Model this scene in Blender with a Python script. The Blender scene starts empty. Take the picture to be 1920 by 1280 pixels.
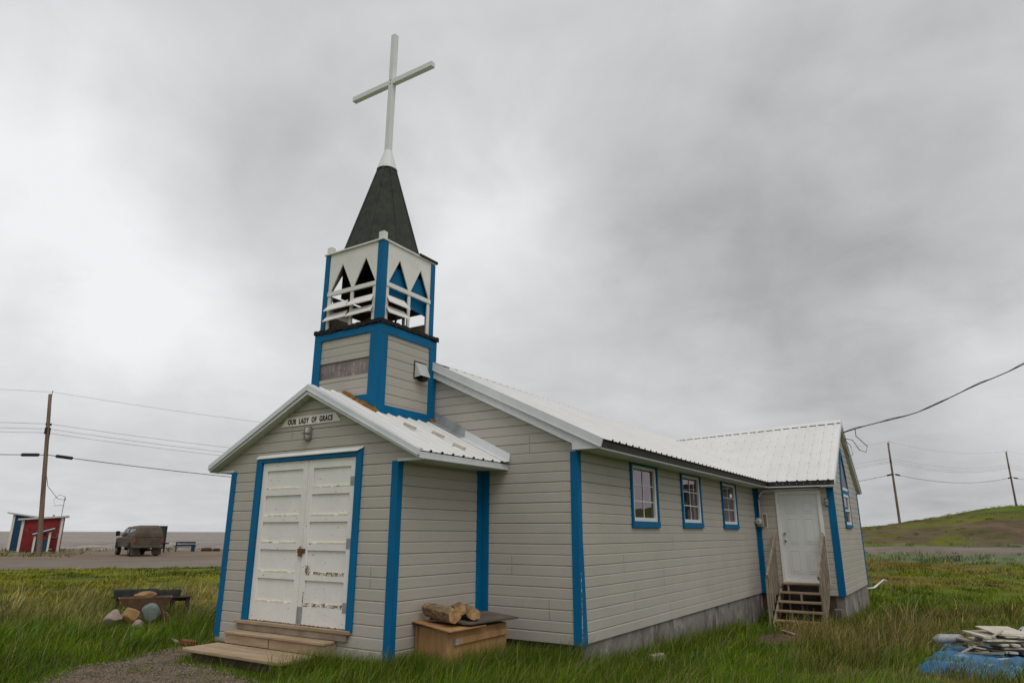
import bpy, bmesh, math, random
import numpy as np
from mathutils import Vector, Matrix
R = math.radians
random.seed(7); rng = np.random.default_rng(11)
SC = bpy.context.scene
COL = SC.collection

# ------------------------------------------------------------------ camera
PITCH, ROLL, YAW = 15.81, 0.174, -32.777
CAM = Vector((9.331, -6.582, 1.620))
cd = bpy.data.cameras.new('camera'); cam = bpy.data.objects.new('camera', cd); COL.objects.link(cam)
cd.sensor_width = 36.0; cd.lens = 1263.7 / 1920 * 36; cd.clip_start = 0.1; cd.clip_end = 9000
_pi, _ro, _ya = R(PITCH), R(ROLL), R(YAW)
FWD = Vector((math.sin(_ya) * math.cos(_pi), math.cos(_ya) * math.cos(_pi), math.sin(_pi)))
_r = Vector((math.cos(_ya), -math.sin(_ya), 0)); _u = _r.cross(FWD)
RT = _r * math.cos(_ro) + _u * math.sin(_ro); UP = -_r * math.sin(_ro) + _u * math.cos(_ro)
m3 = Matrix((RT, UP, -FWD)).transposed()
cam.matrix_world = Matrix.Translation(CAM) @ m3.to_4x4()
cd.dof.use_dof = True; cd.dof.focus_distance = 9.5; cd.dof.aperture_fstop = 3.2
SC.camera = cam
SC.render.engine = 'CYCLES'
SC.view_settings.view_transform = 'Standard'; SC.view_settings.look = 'None'
SC.view_settings.exposure = 0.0; SC.view_settings.gamma = 1.0

# ------------------------------------------------------------------ sun and sky
SUN_EL, SUN_AZ = 56.0, 128.0          # azimuth clockwise from +Y
sd = bpy.data.lights.new('sun', 'SUN'); sun = bpy.data.objects.new('sun', sd); COL.objects.link(sun)
sd.energy = 1.1; sd.angle = R(35); sd.color = (1.0, 0.97, 0.93)
sdir = Vector((math.sin(R(SUN_AZ)) * math.cos(R(SUN_EL)), math.cos(R(SUN_AZ)) * math.cos(R(SUN_EL)), math.sin(R(SUN_EL))))
sun.rotation_euler = sdir.to_track_quat('Z', 'Y').to_euler()

W = bpy.data.worlds.new('World'); SC.world = W; W.use_nodes = True
def build_sky():
    nt = W.node_tree; N = nt.nodes; L = nt.links
    for n in list(N): N.remove(n)
    out = N.new('ShaderNodeOutputWorld')
    def math_(op, a, b=None, c=None, clamp=False):
        n = N.new('ShaderNodeMath'); n.operation = op; n.use_clamp = clamp
        for i, v in enumerate((a, b, c)):
            if v is None: continue
            if isinstance(v, (int, float)): n.inputs[i].default_value = v
            else: L.new(v, n.inputs[i])
        return n.outputs[0]
    tc = N.new('ShaderNodeTexCoord'); d = tc.outputs['Generated']
    sep = N.new('ShaderNodeSeparateXYZ'); L.new(d, sep.inputs[0])
    z = math_('MAXIMUM', sep.outputs[2], 0.0)
    zz = math_('ADD', z, 0.16)
    cb = N.new('ShaderNodeCombineXYZ')
    L.new(math_('DIVIDE', sep.outputs[0], zz), cb.inputs[0]); L.new(math_('DIVIDE', sep.outputs[1], zz), cb.inputs[1])
    def noise(scale, det, rough, dist, off):
        mp = N.new('ShaderNodeMapping'); mp.inputs['Location'].default_value = off; L.new(cb.outputs[0], mp.inputs[0])
        n = N.new('ShaderNodeTexNoise'); n.inputs['Scale'].default_value = scale; n.inputs['Detail'].default_value = det
        n.inputs['Roughness'].default_value = rough; n.inputs['Distortion'].default_value = dist
        L.new(mp.outputs[0], n.inputs['Vector']); return n.outputs['Fac']
    n1 = noise(0.9, 7, 0.5, 0.35, (3.1, 7.7, 0)); n2 = noise(2.6, 8, 0.56, 0.5, (1.3, -4.2, 2)); n3 = noise(0.35, 3, 0.5, 0.2, (9, 2, 5))
    v = math_('MULTIPLY_ADD', math_('SUBTRACT', n1, 0.5), SKY_N[0], SKY_BASE)
    v = math_('ADD', v, math_('MULTIPLY', math_('SUBTRACT', n2, 0.5), SKY_N[1]))
    v = math_('ADD', v, math_('MULTIPLY', math_('SUBTRACT', n3, 0.5), SKY_N[2]))
    # wobble the direction so the large light and dark masses have ragged outlines
    wn = N.new('ShaderNodeTexNoise'); wn.inputs['Scale'].default_value = 4.5; wn.inputs['Detail'].default_value = 6
    L.new(d, wn.inputs['Vector'])
    vm = N.new('ShaderNodeVectorMath'); vm.operation = 'MULTIPLY_ADD'
    vs = N.new('ShaderNodeVectorMath'); vs.operation = 'SUBTRACT'; L.new(wn.outputs['Color'], vs.inputs[0]); vs.inputs[1].default_value = (.5, .5, .5)
    L.new(vs.outputs[0], vm.inputs[0]); vm.inputs[1].default_value = (.30, .30, .30); L.new(d, vm.inputs[2])
    nm_ = N.new('ShaderNodeVectorMath'); nm_.operation = 'NORMALIZE'; L.new(vm.outputs[0], nm_.inputs[0])
    bn = N.new('ShaderNodeTexNoise'); bn.inputs['Scale'].default_value = 3.6; bn.inputs['Detail'].default_value = 7; bn.inputs['Roughness'].default_value = .52; bn.inputs['Distortion'].default_value = .6
    L.new(d, bn.inputs['Vector']); v = math_('ADD', v, math_('MULTIPLY', math_('SUBTRACT', bn.outputs['Fac'], 0.5), 0.42))
    for (pu, pv, k, amp) in SKY_LOBES:
        q = (FWD + RT * ((pu - 960) / 1263.7) - UP * ((pv - 640) / 1263.7)).normalized()
        dn = N.new('ShaderNodeVectorMath'); dn.operation = 'DOT_PRODUCT'; L.new(nm_.outputs[0], dn.inputs[0]); dn.inputs[1].default_value = q
        # exp(-k(1-dot))
        e = math_('POWER', 2.718, math_('MULTIPLY', math_('SUBTRACT', dn.outputs['Value'], 1.0), k))
        v = math_('MULTIPLY_ADD', e, amp, v)
    # soft shoulder: no cloud is ever flat white
    sh = N.new('ShaderNodeFloatCurve'); cv = sh.mapping.curves[0]
    cv.points[0].location = (0, .20); cv.points[1].location = (1, .88)
    for q in ((.30, .34), (.55, .55), (.75, .70)): cv.points.new(*q)
    sh.mapping.update(); L.new(math_('MULTIPLY', v, 1.0, clamp=True), sh.inputs['Value']); v = sh.outputs[0]
    mix = N.new('ShaderNodeCombineColor')
    L.new(math_('MULTIPLY', v, 0.985), mix.inputs[0]); L.new(math_('MULTIPLY', v, 0.995), mix.inputs[1]); L.new(math_('MULTIPLY', v, 1.012), mix.inputs[2])
    bg = N.new('ShaderNodeBackground'); L.new(mix.outputs[0], bg.inputs[0]); bg.inputs[1].default_value = 1.0
    sk = N.new('ShaderNodeTexSky'); sk.sky_type = 'NISHITA'; sk.sun_disc = False; sk.sun_elevation = R(SUN_EL); sk.sun_rotation = R(SUN_AZ)
    sk.air_density = 1.0; sk.dust_density = 6.0
    b2 = N.new('ShaderNodeBackground'); L.new(sk.outputs[0], b2.inputs[0]); b2.inputs[1].default_value = 0.004
    ad = N.new('ShaderNodeAddShader'); L.new(bg.outputs[0], ad.inputs[0]); L.new(b2.outputs[0], ad.inputs[1])
    L.new(ad.outputs[0], out.inputs[0])
SKY_BASE = 0.595; SKY_N = (0.18, 0.22, 0.06)
SKY_LOBES = [(30, 60, 22, .15), (60, 480, 24, .36), (230, 600, 60, .20), (850, 340, 130, .24), (940, 510, 70, .24), (460, 290, 30, -.17),
             (1640, 470, 16, -.16), (1330, 520, 40, -.06), (1050, 200, 30, -.07), (60, 740, 90, -.22), (300, 810, 110, -.16), (1900, 660, 120, .28), (1300, 735, 160, .14),
             (1180, 100, 30, .08), (560, 700, 90, .12), (230, 930, 250, .12), (1800, 880, 120, -.06), (720, 30, 40, .05), (1850, 60, 25, .05), (1750, 320, 60, -.08)]
build_sky()
SC.cycles.max_bounces = 6; SC.cycles.transparent_max_bounces = 12
SC.cycles.sample_clamp_indirect = 6

# ------------------------------------------------------------------ materials
def nodes(name):
    m = bpy.data.materials.new(name); m.use_nodes = True
    return m, m.node_tree.nodes, m.node_tree.links, m.node_tree.nodes['Principled BSDF']
def tex(N, L, kind='noise', scale=5, det=5, rough=.55, stretch=(1, 1, 1), dist=0, loc=(0, 0, 0), rot=(0, 0, 0)):
    tc = N.new('ShaderNodeTexCoord'); mp = N.new('ShaderNodeMapping'); mp.inputs['Scale'].default_value = stretch
    mp.inputs['Location'].default_value = loc; mp.inputs['Rotation'].default_value = rot
    L.new(tc.outputs['Object'], mp.inputs[0])
    if kind == 'noise':
        n = N.new('ShaderNodeTexNoise'); n.inputs['Scale'].default_value = scale; n.inputs['Detail'].default_value = det
        n.inputs['Roughness'].default_value = rough; n.inputs['Distortion'].default_value = dist
    elif kind == 'voronoi':
        n = N.new('ShaderNodeTexVoronoi'); n.inputs['Scale'].default_value = scale
    L.new(mp.outputs[0], n.inputs['Vector']); return n
def ramp(N, L, fac, stops):
    r = N.new('ShaderNodeValToRGB'); e = r.color_ramp.elements
    while len(e) < len(stops): e.new(.5)
    for i, (p, c) in enumerate(stops):
        e[i].position = p; e[i].color = (c[0], c[1], c[2], 1) if hasattr(c, '__len__') else (c, c, c, 1)
    L.new(fac, r.inputs[0]); return r.outputs[0]
def mixc(N, L, fac, a, b, mode='MIX'):
    n = N.new('ShaderNodeMix'); n.data_type = 'RGBA'; n.blend_type = mode
    for i, v in ((0, fac), (6, a), (7, b)):
        if isinstance(v, (int, float)): n.inputs[i].default_value = v
        elif isinstance(v, tuple): n.inputs[i].default_value = (*v[:3], 1)
        else: L.new(v, n.inputs[i])
    return n.outputs[2]
def bump(N, L, b, h, strength=.3, dist=.01):
    n = N.new('ShaderNodeBump'); n.inputs['Strength'].default_value = strength; n.inputs['Distance'].default_value = dist
    L.new(h, n.inputs['Height']); L.new(n.outputs[0], b.inputs['Normal']); return n
def mk(name, c, var=.25, scale=6, rough=.7, stretch=(1, 1, 1), bs=.3, bscale=60, bstretch=(1, 1, 1), c2=None, metal=0, spec=.3, blotch=None, fc=None):
    """base colour c varied by noise; blotch=(colour, threshold, softness, scale, stretch) adds worn patches"""
    m, N, L, b = nodes(name)
    n = tex(N, L, scale=scale, stretch=stretch)
    lo = c2 if c2 else tuple(x * (1 - var) for x in c); hi = tuple(min(1, x * (1 + var * .5)) for x in c)
    col = ramp(N, L, n.outputs['Fac'], [(.32, lo), (.68, hi)])
    fine = tex(N, L, scale=bscale, stretch=bstretch, det=4)
    col = mixc(N, L, .5, col, ramp(N, L, fine.outputs['Fac'], [(.3, fc[0]), (.7, fc[1])] if fc else [(.3, .72), (.7, 1.15)]), 'MULTIPLY')
    if blotch:
        for k, (bc, th, sf, sc_, st) in enumerate(blotch):
            w = tex(N, L, scale=sc_, stretch=st, det=8, rough=.65, loc=(3.3 + k, 1.7, k * 2.2))
            col = mixc(N, L, ramp(N, L, w.outputs['Fac'], [(th, 0), (th + sf, 1)]), col, bc)
    L.new(col, b.inputs['Base Color']); b.inputs['Roughness'].default_value = rough; b.inputs['Metallic'].default_value = metal
    b.inputs['Specular IOR Level'].default_value = spec
    bump(N, L, b, fine.outputs['Fac'], bs, .004)
    return m
M = {}
M['siding'] = mk('siding_paint', (.455, .422, .372), .07, 1.1, .62, (1, 1, 1), .35, 14, (1, 1, 9), blotch=[((.40, .37, .315), .64, .12, 3.0, (1, 1, .5)), ((.53, .50, .45), .66, .1, 7, (1, 1, 3))], fc=(.93, 1.04))
M['joint'] = mk('joint_caulk', (.20, .18, .15), .3, 10, .8)
M['blue'] = mk('blue_trim_paint', (.002, .130, .290), .15, 3, .6, (1, 1, .4), .35, 30, (6, 6, 1), spec=.15, blotch=[((.05, .20, .36), .68, .06, 11, (1, 1, .6)), ((.25, .22, .18), .76, .02, 24, (2, 2, .5))], fc=(.93, 1.04))
M['bluewall'] = mk('blue_wood_paint', (.008, .055, .115), .3, 4, .6)
M['metalwhite'] = mk('white_roof_sheet', (.71, .705, .685), .06, 1.4, .38, (1, 1, 1), .04, 5, spec=.4, blotch=[((.66, .64, .59), .58, .2, 1.4, (1, 1, 1)), ((.50, .45, .38), .70, .06, 5, (1, 1, 1))], fc=(.93, 1.04))
M['metaltrim'] = mk('white_metal_trim', (.66, .68, .69), .08, 2, .42, bs=.12, bscale=12, blotch=[((.45, .44, .42), .68, .1, 5, (1, 1, 1))], fc=(.93, 1.04))
M['soffit'] = mk('soffit_sheet', (.62, .62, .60), .08, 2, .5, bs=.1, fc=(.93, 1.04))
M['darkfascia'] = mk('dark_fascia_board', (.035, .030, .025), .3, 5, .7)
M['black'] = mk('black_tar_and_gap_shade', (.018, .016, .014), .4, 12, .85, bs=.6, bscale=40, blotch=[((.16, .14, .11), .66, .05, 22, (1, 1, 1))])
M['galv'] = mk('galvanised_sheet', (.36, .38, .39), .25, 5, .42, metal=.4, bs=.2, bscale=8, blotch=[((.55, .54, .50), .6, .1, 7, (1, 1, 1))], fc=(.93, 1.04))
M['white'] = mk('white_wood_paint', (.77, .75, .71), .08, 3, .55, (1, 1, 1), .3, 28, (1, 1, 4), blotch=[((.55, .50, .42), .68, .05, 14, (1, 1, 2))], fc=(.93, 1.04))
M['cleanwhite'] = mk('white_vinyl', (.72, .73, .72), .05, 3, .45, bs=.08, fc=(.93, 1.04))
M['steeldoor'] = mk('white_steel_door', (.69, .70, .68), .05, 2, .45, bs=.06, fc=(.93, 1.04))
M['doorpaint'] = mk('peeling_white_paint', (.80, .78, .74), .06, 3, .6, (1, 1, 1), .25, 22, (1, 1, 3),
                    blotch=[((.60, .57, .52), .62, .10, 22, (1, 1, 2)), ((.26, .19, .13), .655, .02, 15, (1, 1, 2.4))], fc=(.93, 1.04))
M['peel'] = mk('bare_wood_under_paint', (.26, .18, .11), .4, 20, .85, blotch=[((.70, .67, .60), .50, .03, 25, (1, 1, 1))])
M['cream'] = mk('cream_caulk', (.80, .70, .48), .15, 20, .7, blotch=[((.70, .67, .60), .55, .03, 22, (1, 1, 1))])
M['rust'] = mk('rusty_iron', (.16, .07, .035), .5, 30, .85, bs=.6)
M['wood'] = mk('weathered_wood', (.30, .235, .175), .3, 4, .85, (1, 1, 1), .6, 16, (1, 1, 8))
M['woodx'] = mk('weathered_lumber_steps', (.34, .25, .16), .35, 3, .85, (.6, 3, 3), .6, 8, (1, 8, 8), blotch=[((.17, .12, .08), .62, .12, 5, (.6, 2, 2))])
M['woodz'] = mk('weathered_lumber_rail', (.32, .255, .19), .35, 3, .85, (4, 4, 1), .6, 14, (8, 8, 1), blotch=[((.20, .165, .13), .6, .1, 6, (3, 3, .5))])
M['steptan'] = mk('worn_tan_step_boards', (.41, .30, .195), .25, 3, .85, (.4, 3, 2), .6, 7, (1, 8, 8), blotch=[((.20, .15, .10), .64, .10, 3, (.5, 2, 2)), ((.46, .38, .29), .62, .1, 9, (1, 1, 1))])
M['ply'] = mk('orange_plywood', (.42, .235, .10), .3, 2.2, .75, (2.5, 2.5, .6), .4, 8, (5, 5, 1), blotch=[((.22, .12, .06), .62, .1, 4, (2, 2, .6))])
M['darkply'] = mk('dark_weathered_plywood', (.13, .105, .085), .35, 4, .85, bs=.5, blotch=[((.24, .20, .16), .6, .1, 6, (1, 1, 1))])
M['bark'] = mk('split_log', (.24, .16, .09), .55, 9, .9, (1, 4, 4), .9, 18, (1, 4, 4), blotch=[((.42, .27, .13), .56, .1, 7, (1, 1, 1)), ((.09, .07, .05), .64, .05, 9, (1, 2, 2))])
M['logend'] = mk('cut_log_end', (.44, .27, .12), .4, 14, .9, bs=.7)
M['concrete'] = mk('stained_concrete', (.24, .215, .20), .4, 1.6, .9, bs=.8, bscale=26, blotch=[((.42, .36, .33), .52, .16, 1.7, (1, 1, 1)), ((.085, .07, .065), .56, .10, 1.6, (1.8, 1.8, .5)), ((.30, .20, .15), .62, .1, 1.1, (1, 1, 1)), ((.50, .47, .44), .68, .03, 4, (1, 1, .5))])
M['beam'] = mk('dark_sill_beam', (.10, .07, .045), .4, 4, .9)
M['shingle'] = mk('dark_green_shingle', (.048, .056, .044), .35, 7, .95, bs=1.0, bscale=90, blotch=[((.075, .085, .07), .60, .12, 60, (1, 1, 1)), ((.016, .018, .014), .62, .2, 3, (1, 1, .3))])
M['louvwood'] = mk('inner_dark_wood', (.07, .05, .038), .4, 8, .9)
M['moss'] = mk('orange_lichen', (.36, .17, .03), .5, 30, .95, bs=1, bscale=50)
M['plastic'] = mk('plastic_over_boards', (.22, .175, .16), .35, 5, .35, (1, 1, 1), .5, 9, (1.5, 1, .5), spec=.6, blotch=[((.40, .36, .35), .54, .12, 6, (4, 1, .9)), ((.12, .09, .08), .60, .1, 5, (1, 1, 3))])
M['lampgrey'] = mk('grey_cast_metal', (.22, .20, .17), .3, 20, .6, bs=.3)
M['lampglass'] = mk('frosted_lens', (.50, .49, .44), .15, 20, .3, spec=.7)
M['ink'] = mk('black_lettering', (.012, .012, .012), .2, 20, .6)
M['signwhite'] = mk('sign_board_paint', (.80, .76, .68), .1, 10, .6, fc=(.93, 1.04))
M['chrome'] = mk('brushed_steel', (.45, .45, .45), .1, 20, .3, metal=.9)
M['meter'] = mk('meter_grey', (.33, .35, .34), .2, 10, .5)
M['pole'] = mk('pole_wood', (.20, .145, .10), .35, 2, .9, (2, 2, .3), .7, 10, (6, 6, .6), blotch=[((.07, .05, .035), .62, .12, .7, (1, 1, .5))])
M['cable'] = mk('black_cable', (.02, .02, .022), .2, 20, .7)
M['redwall'] = mk('faded_red_clapboard', (.20, .022, .022), .25, 1.2, .8, bs=.4, bscale=8, bstretch=(1, 1, 6), blotch=[((.30, .16, .15), .62, .1, 2.2, (1, 1, 3))])
M['navy'] = mk('navy_paint', (.012, .018, .045), .3, 4, .5)
M['greenp'] = mk('dull_green_panel', (.035, .055, .035), .3, 4, .5)
M['shedwhite'] = mk('offwhite_board', (.66, .63, .55), .12, 3, .7, fc=(.93, 1.04))
M['roofgrey'] = mk('pale_grey_shed_roof', (.50, .52, .50), .12, 3, .6)
M['mud'] = mk('muddy_car_paint', (.105, .083, .058), .35, 1.4, .6, bs=.2, bscale=20, blotch=[((.06, .06, .055), .60, .15, 1.2, (1, 1, 1))])
M['carglass'] = mk('dusty_car_glass', (.035, .04, .045), .3, 2, .15, spec=.6)
M['tyre'] = mk('dirty_tyre', (.035, .03, .025), .3, 9, .9)
M['rim'] = mk('dusty_rim', (.18, .165, .14), .3, 9, .5)
M['mudflap'] = mk('mud_flap_rubber', (.115, .085, .075), .3, 6, .85)
M['taillight'] = mk('tail_light_lens', (.30, .05, .025), .3, 9, .35)
M['benchblue'] = mk('bench_blue_paint', (.006, .035, .07), .3, 5, .6)
M['greywood'] = mk('silvered_wood', (.19, .17, .17), .3, 5, .85)
M['planter'] = mk('dark_grey_planter', (.055, .062, .06), .4, 5, .8)
M['darkwood'] = mk('dark_brown_wood', (.055, .038, .028), .4, 6, .85)
M['barrow'] = mk('rusty_brown_sheet', (.17, .10, .065), .35, 6, .75, blotch=[((.27, .19, .13), .6, .1, 6, (1, 1, 1))])
M['board'] = mk('pale_scrap_board', (.58, .53, .43), .2, 5, .75, blotch=[((.30, .22, .14), .60, .08, 8, (1, 1, 1))])
M['board2'] = mk('old_scrap_board', (.40, .33, .24), .3, 5, .8, blotch=[((.16, .12, .08), .58, .08, 8, (1, 1, 1))])
M['tarp'] = mk('blue_tarp', (.03, .15, .29), .3, 3, .42, bs=.12, bscale=9, blotch=[((.22, .36, .46), .58, .12, 3.5, (1, 1, 1))])
M['plastic2'] = mk('cloudy_plastic', (.40, .41, .43), .3, 9, .3, bs=.6, bscale=20)
M['brick'] = mk('red_brick', (.22, .07, .04), .3, 15, .9)
M['hose'] = mk('white_rope', (.70, .68, .62), .15, 9, .7)
def glassmat():
    m, N, L, b = nodes('window_glass'); out = N['Material Output']
    tr = N.new('ShaderNodeBsdfTransparent'); tr.inputs[0].default_value = (.80, .74, .78, 1)
    gl = N.new('ShaderNodeBsdfGlossy'); gl.inputs['Roughness'].default_value = .02; gl.inputs[0].default_value = (.86, .76, .82, 1)
    fr = N.new('ShaderNodeFresnel'); fr.inputs[0].default_value = 2.6
    n = tex(N, L, scale=1.3, det=2); bp_ = N.new('ShaderNodeBump'); bp_.inputs['Strength'].default_value = .12; bp_.inputs['Distance'].default_value = .02
    L.new(n.outputs['Fac'], bp_.inputs['Height']); L.new(bp_.outputs[0], gl.inputs['Normal'])
    mx = N.new('ShaderNodeMixShader'); L.new(fr.outputs[0], mx.inputs[0]); L.new(tr.outputs[0], mx.inputs[1]); L.new(gl.outputs[0], mx.inputs[2])
    L.new(mx.outputs[0], out.inputs[0]); return m
M['glass'] = glassmat()
M['curtain'] = mk('pale_curtain', (.30, .25, .26), .35, 6, .8, (1, 1, .3))
M['roomvoid'] = mk('dark_room_and_stair_void', (.05, .042, .04), .3, 2, .9)
def leafmat(name, transl=.25, rough=.75):
    m, N, L, b = nodes(name); out = N['Material Output']
    at = N.new('ShaderNodeAttribute'); at.attribute_name = 'Col'
    L.new(at.outputs['Color'], b.inputs['Base Color']); b.inputs['Roughness'].default_value = rough; b.inputs['Specular IOR Level'].default_value = .04
    tl = N.new('ShaderNodeBsdfTranslucent'); L.new(at.outputs['Color'], tl.inputs[0])
    mx = N.new('ShaderNodeMixShader'); mx.inputs[0].default_value = transl
    L.new(b.outputs[0], mx.inputs[1]); L.new(tl.outputs[0], mx.inputs[2]); L.new(mx.outputs[0], out.inputs[0]); return m
M['grass'] = leafmat('grass_blades')
M['stones'] = leafmat('gravel_stones', 0.0, .9)
def groundmat():
    m, N, L, b = nodes('meadow_soil')
    at = N.new('ShaderNodeAttribute'); at.attribute_name = 'Col'
    f = tex(N, L, scale=9, det=8, rough=.7); g = tex(N, L, scale=.9, det=6)
    c = mixc(N, L, .85, at.outputs['Color'], ramp(N, L, f.outputs['Fac'], [(.3, .5), (.7, 1.5)]), 'MULTIPLY')
    c = mixc(N, L, .6, c, ramp(N, L, g.outputs['Fac'], [(.3, .65), (.7, 1.35)]), 'MULTIPLY')
    L.new(c, b.inputs['Base Color']); b.inputs['Roughness'].default_value = .95; b.inputs['Specular IOR Level'].default_value = .1
    bump(N, L, b, f.outputs['Fac'], .8, .06); return m
M['ground'] = groundmat()
M['road'] = mk('packed_dirt_road', (.205, .170, .138), .22, .25, .95, (1, 1, 1), .6, 14, spec=.1, blotch=[((.25, .21, .17), .55, .2, .12, (1, 1, 1)), ((.14, .11, .085), .60, .12, .4, (1, 1, 1))])
M['layby'] = mk('brown_gravel_layby', (.205, .155, .115), .25, .3, .95, (1, 1, 1), .6, 10, spec=.1, blotch=[((.20, .165, .13), .58, .2, .2, (1, 1, 1)), ((.09, .085, .03), .64, .1, .35, (1, 1, 1))])
M['gravel'] = mk('gravel_patch', (.175, .135, .095), .35, 3, .95, (1, 1, 1), 1.0, 55, spec=.1, blotch=[((.13, .11, .055), .60, .12, 2.2, (1, 1, 1)), ((.33, .28, .22), .60, .1, 40, (1, 1, 1))])
M['dirt'] = mk('bare_brown_dirt', (.125, .08, .06), .3, 3, .95, (1, 1, 1), 1.0, 30, spec=.1)
def watermat():
    m, N, L, b = nodes('sea_water')
    n = tex(N, L, scale=.16, det=9, rough=.66, stretch=(1, 1, 1), rot=(0, 0, R(53)));
    n2 = tex(N, L, scale=.30, det=7, rough=.72, stretch=(1, .10, 1), rot=(0, 0, R(-53.1)))
    c = ramp(N, L, n2.outputs['Fac'], [(.36, (.125, .097, .075)), (.52, (.225, .187, .155)), (.66, (.40, .36, .32))])
    L.new(c, b.inputs['Base Color']); b.inputs['Roughness'].default_value = .5; b.inputs['Specular IOR Level'].default_value = .12
    bump(N, L, b, n.outputs['Fac'], .9, .8); return m
M['water'] = watermat()

# ------------------------------------------------------------------ mesh helpers
class MB:
    def __init__(s): s.v = []; s.f = []; s.mi = []; s.mats = []
    def _m(s, m):
        if m is None: return 0
        if m not in s.mats: s.mats.append(m)
        return s.mats.index(m) + 1
    def add(s, vs, fs, m=None):
        k = len(s.v); s.v += [tuple(p) for p in vs]; mi = s._m(m)
        for f in fs: s.f.append(tuple(i + k for i in f)); s.mi.append(mi)
    def box(s, x0, x1, y0, y1, z0, z1, m=None, mat=None):
        vs = [(x, y, z) for z in (z0, z1) for y in (y0, y1) for x in (x0, x1)]
        if mat is not None: vs = [tuple(mat @ Vector(p)) for p in vs]
        s.add(vs, [(0, 2, 3, 1), (4, 5, 7, 6), (0, 1, 5, 4), (2, 6, 7, 3), (0, 4, 6, 2), (1, 3, 7, 5)], m)
    def bar(s, a, b, w, h, m=None, up=(0, 0, 1)):
        a = Vector(a); b = Vector(b); d = (b - a).normalized(); up = Vector(up)
        sx = d.cross(up)
        if sx.length < 1e-4: sx = d.cross(Vector((1, 0, 0)))
        sx.normalize(); sz = sx.cross(d)
        vs = []
        for p in (a, b):
            for q, t in ((-1, -1), (1, -1), (1, 1), (-1, 1)): vs.append(p + sx * q * w / 2 + sz * t * h / 2)
        s.add(vs, [(0, 1, 2, 3), (7, 6, 5, 4), (0, 4, 5, 1), (1, 5, 6, 2), (2, 6, 7, 3), (3, 7, 4, 0)], m)
    def tube(s, pts, r, n=8, m=None, cap=True):
        pts = [Vector(p) for p in pts]; k = len(s.v); rings = []
        rr = r if hasattr(r, '__len__') else [r] * len(pts)
        ref = Vector((0, 0, 1))
        vs = []
        for i, p in enumerate(pts):
            d = (pts[min(i + 1, len(pts) - 1)] - pts[max(i - 1, 0)]).normalized()
            a = d.cross(ref)
            if a.length < .05: a = d.cross(Vector((1, 0, 0)))
            a.normalize(); b = a.cross(d)
            for j in range(n):
                t = 2 * math.pi * j / n; vs.append(p + (a * math.cos(t) + b * math.sin(t)) * rr[i])
        fs = [(i * n + j, i * n + (j + 1) % n, (i + 1) * n + (j + 1) % n, (i + 1) * n + j) for i in range(len(pts) - 1) for j in range(n)]
        if cap: fs += [tuple(range(n - 1, -1, -1)), tuple(range((len(pts) - 1) * n, len(pts) * n))]
        s.add(vs, fs, m)
    def prism(s, poly, fn, d0, d1, m=None):
        """poly in 2D, fn(a, b, d) -> 3D"""
        n = len(poly); vs = [fn(a, b, d0) for a, b in poly] + [fn(a, b, d1) for a, b in poly]
        fs = [tuple(range(n - 1, -1, -1)), tuple(range(n, 2 * n))] + [(i, (i + 1) % n, n + (i + 1) % n, n + i) for i in range(n)]
        s.add(vs, fs, m)
    def build(s, name, mat=None, parent=None, smooth=False, base=None, bevel=0, recalc=True):
        me = bpy.data.meshes.new(name); me.from_pydata([tuple(p) for p in s.v], [], s.f)
        for m_ in [mat if mat is not None else s.mats[0]] + s.mats: me.materials.append(m_)
        if s.mats: me.polygons.foreach_set('material_index', s.mi)
        if recalc:
            bm = bmesh.new(); bm.from_mesh(me); bmesh.ops.recalc_face_normals(bm, faces=bm.faces); bm.to_mesh(me); bm.free()
        if smooth: me.polygons.foreach_set('use_smooth', [True] * len(me.polygons))
        me.update()
        o = bpy.data.objects.new(name, me); COL.objects.link(o)
        if parent is not None:
            o.parent = parent
            if base is not False:
                off = Vector((0, 0, 0)); p = parent
                while p is not None: off += p.location; p = p.parent
                o.location = -off
        if bevel:
            md = o.modifiers.new('bevel', 'BEVEL'); md.width = bevel; md.segments = 1; md.limit_method = 'ANGLE'
        return o
def tag(o, label, cat, group=None, kind=None):
    if label: o['label'] = label
    if cat: o['category'] = cat
    if group: o['group'] = group
    if kind: o['kind'] = kind
    return o
def thing(name, loc, label, cat, rz=0, group=None):
    o = bpy.data.objects.new(name, None); COL.objects.link(o); o.location = loc; o.rotation_euler = (0, 0, rz)
    o.empty_display_size = .2
    return tag(o, label, cat, group)
def copy_tree(o, parent=None):
    c = o.copy(); COL.objects.link(c)
    if parent is not None: c.parent = parent
    for ch in [k for k in COL.objects if k.parent == o]: copy_tree(ch, c)
    return c

# ------------------------------------------------------------------ terrain
def sst(a, b, x): t = np.clip((x - a) / (b - a), 0, 1); return t * t * (3 - 2 * t)
_perm = rng.random((256, 256))
def vnoise(x, y, s):
    x = np.asarray(x, float) / s; y = np.asarray(y, float) / s
    xi = np.floor(x).astype(int); yi = np.floor(y).astype(int); fx = x - xi; fy = y - yi; fx = fx * fx * (3 - 2 * fx); fy = fy * fy * (3 - 2 * fy)
    g = lambda a, b: _perm[a & 255, b & 255]
    return (g(xi, yi) * (1 - fx) + g(xi + 1, yi) * fx) * (1 - fy) + (g(xi, yi + 1) * (1 - fx) + g(xi + 1, yi + 1) * fx) * fy
def fbm(x, y, s, o=4):
    v = 0; a = 1; t = 0
    for i in range(o): v = v + a * vnoise(np.asarray(x) + 31.7 * i, np.asarray(y) - 17.3 * i, s); t += a; a *= .55; s *= .47
    return v / t
def tcoord(x, y): return (x - CAM.x) * -.8 + (y - CAM.y) * .6
def scoord(x, y): return (x - CAM.x) * .6 + (y - CAM.y) * .8
def shore(x, y): return tcoord(x, y) - 75.5 - 1.2 * np.sin(scoord(x, y) / 5.0) - np.maximum(0, x + 38) * 1.5
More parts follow.
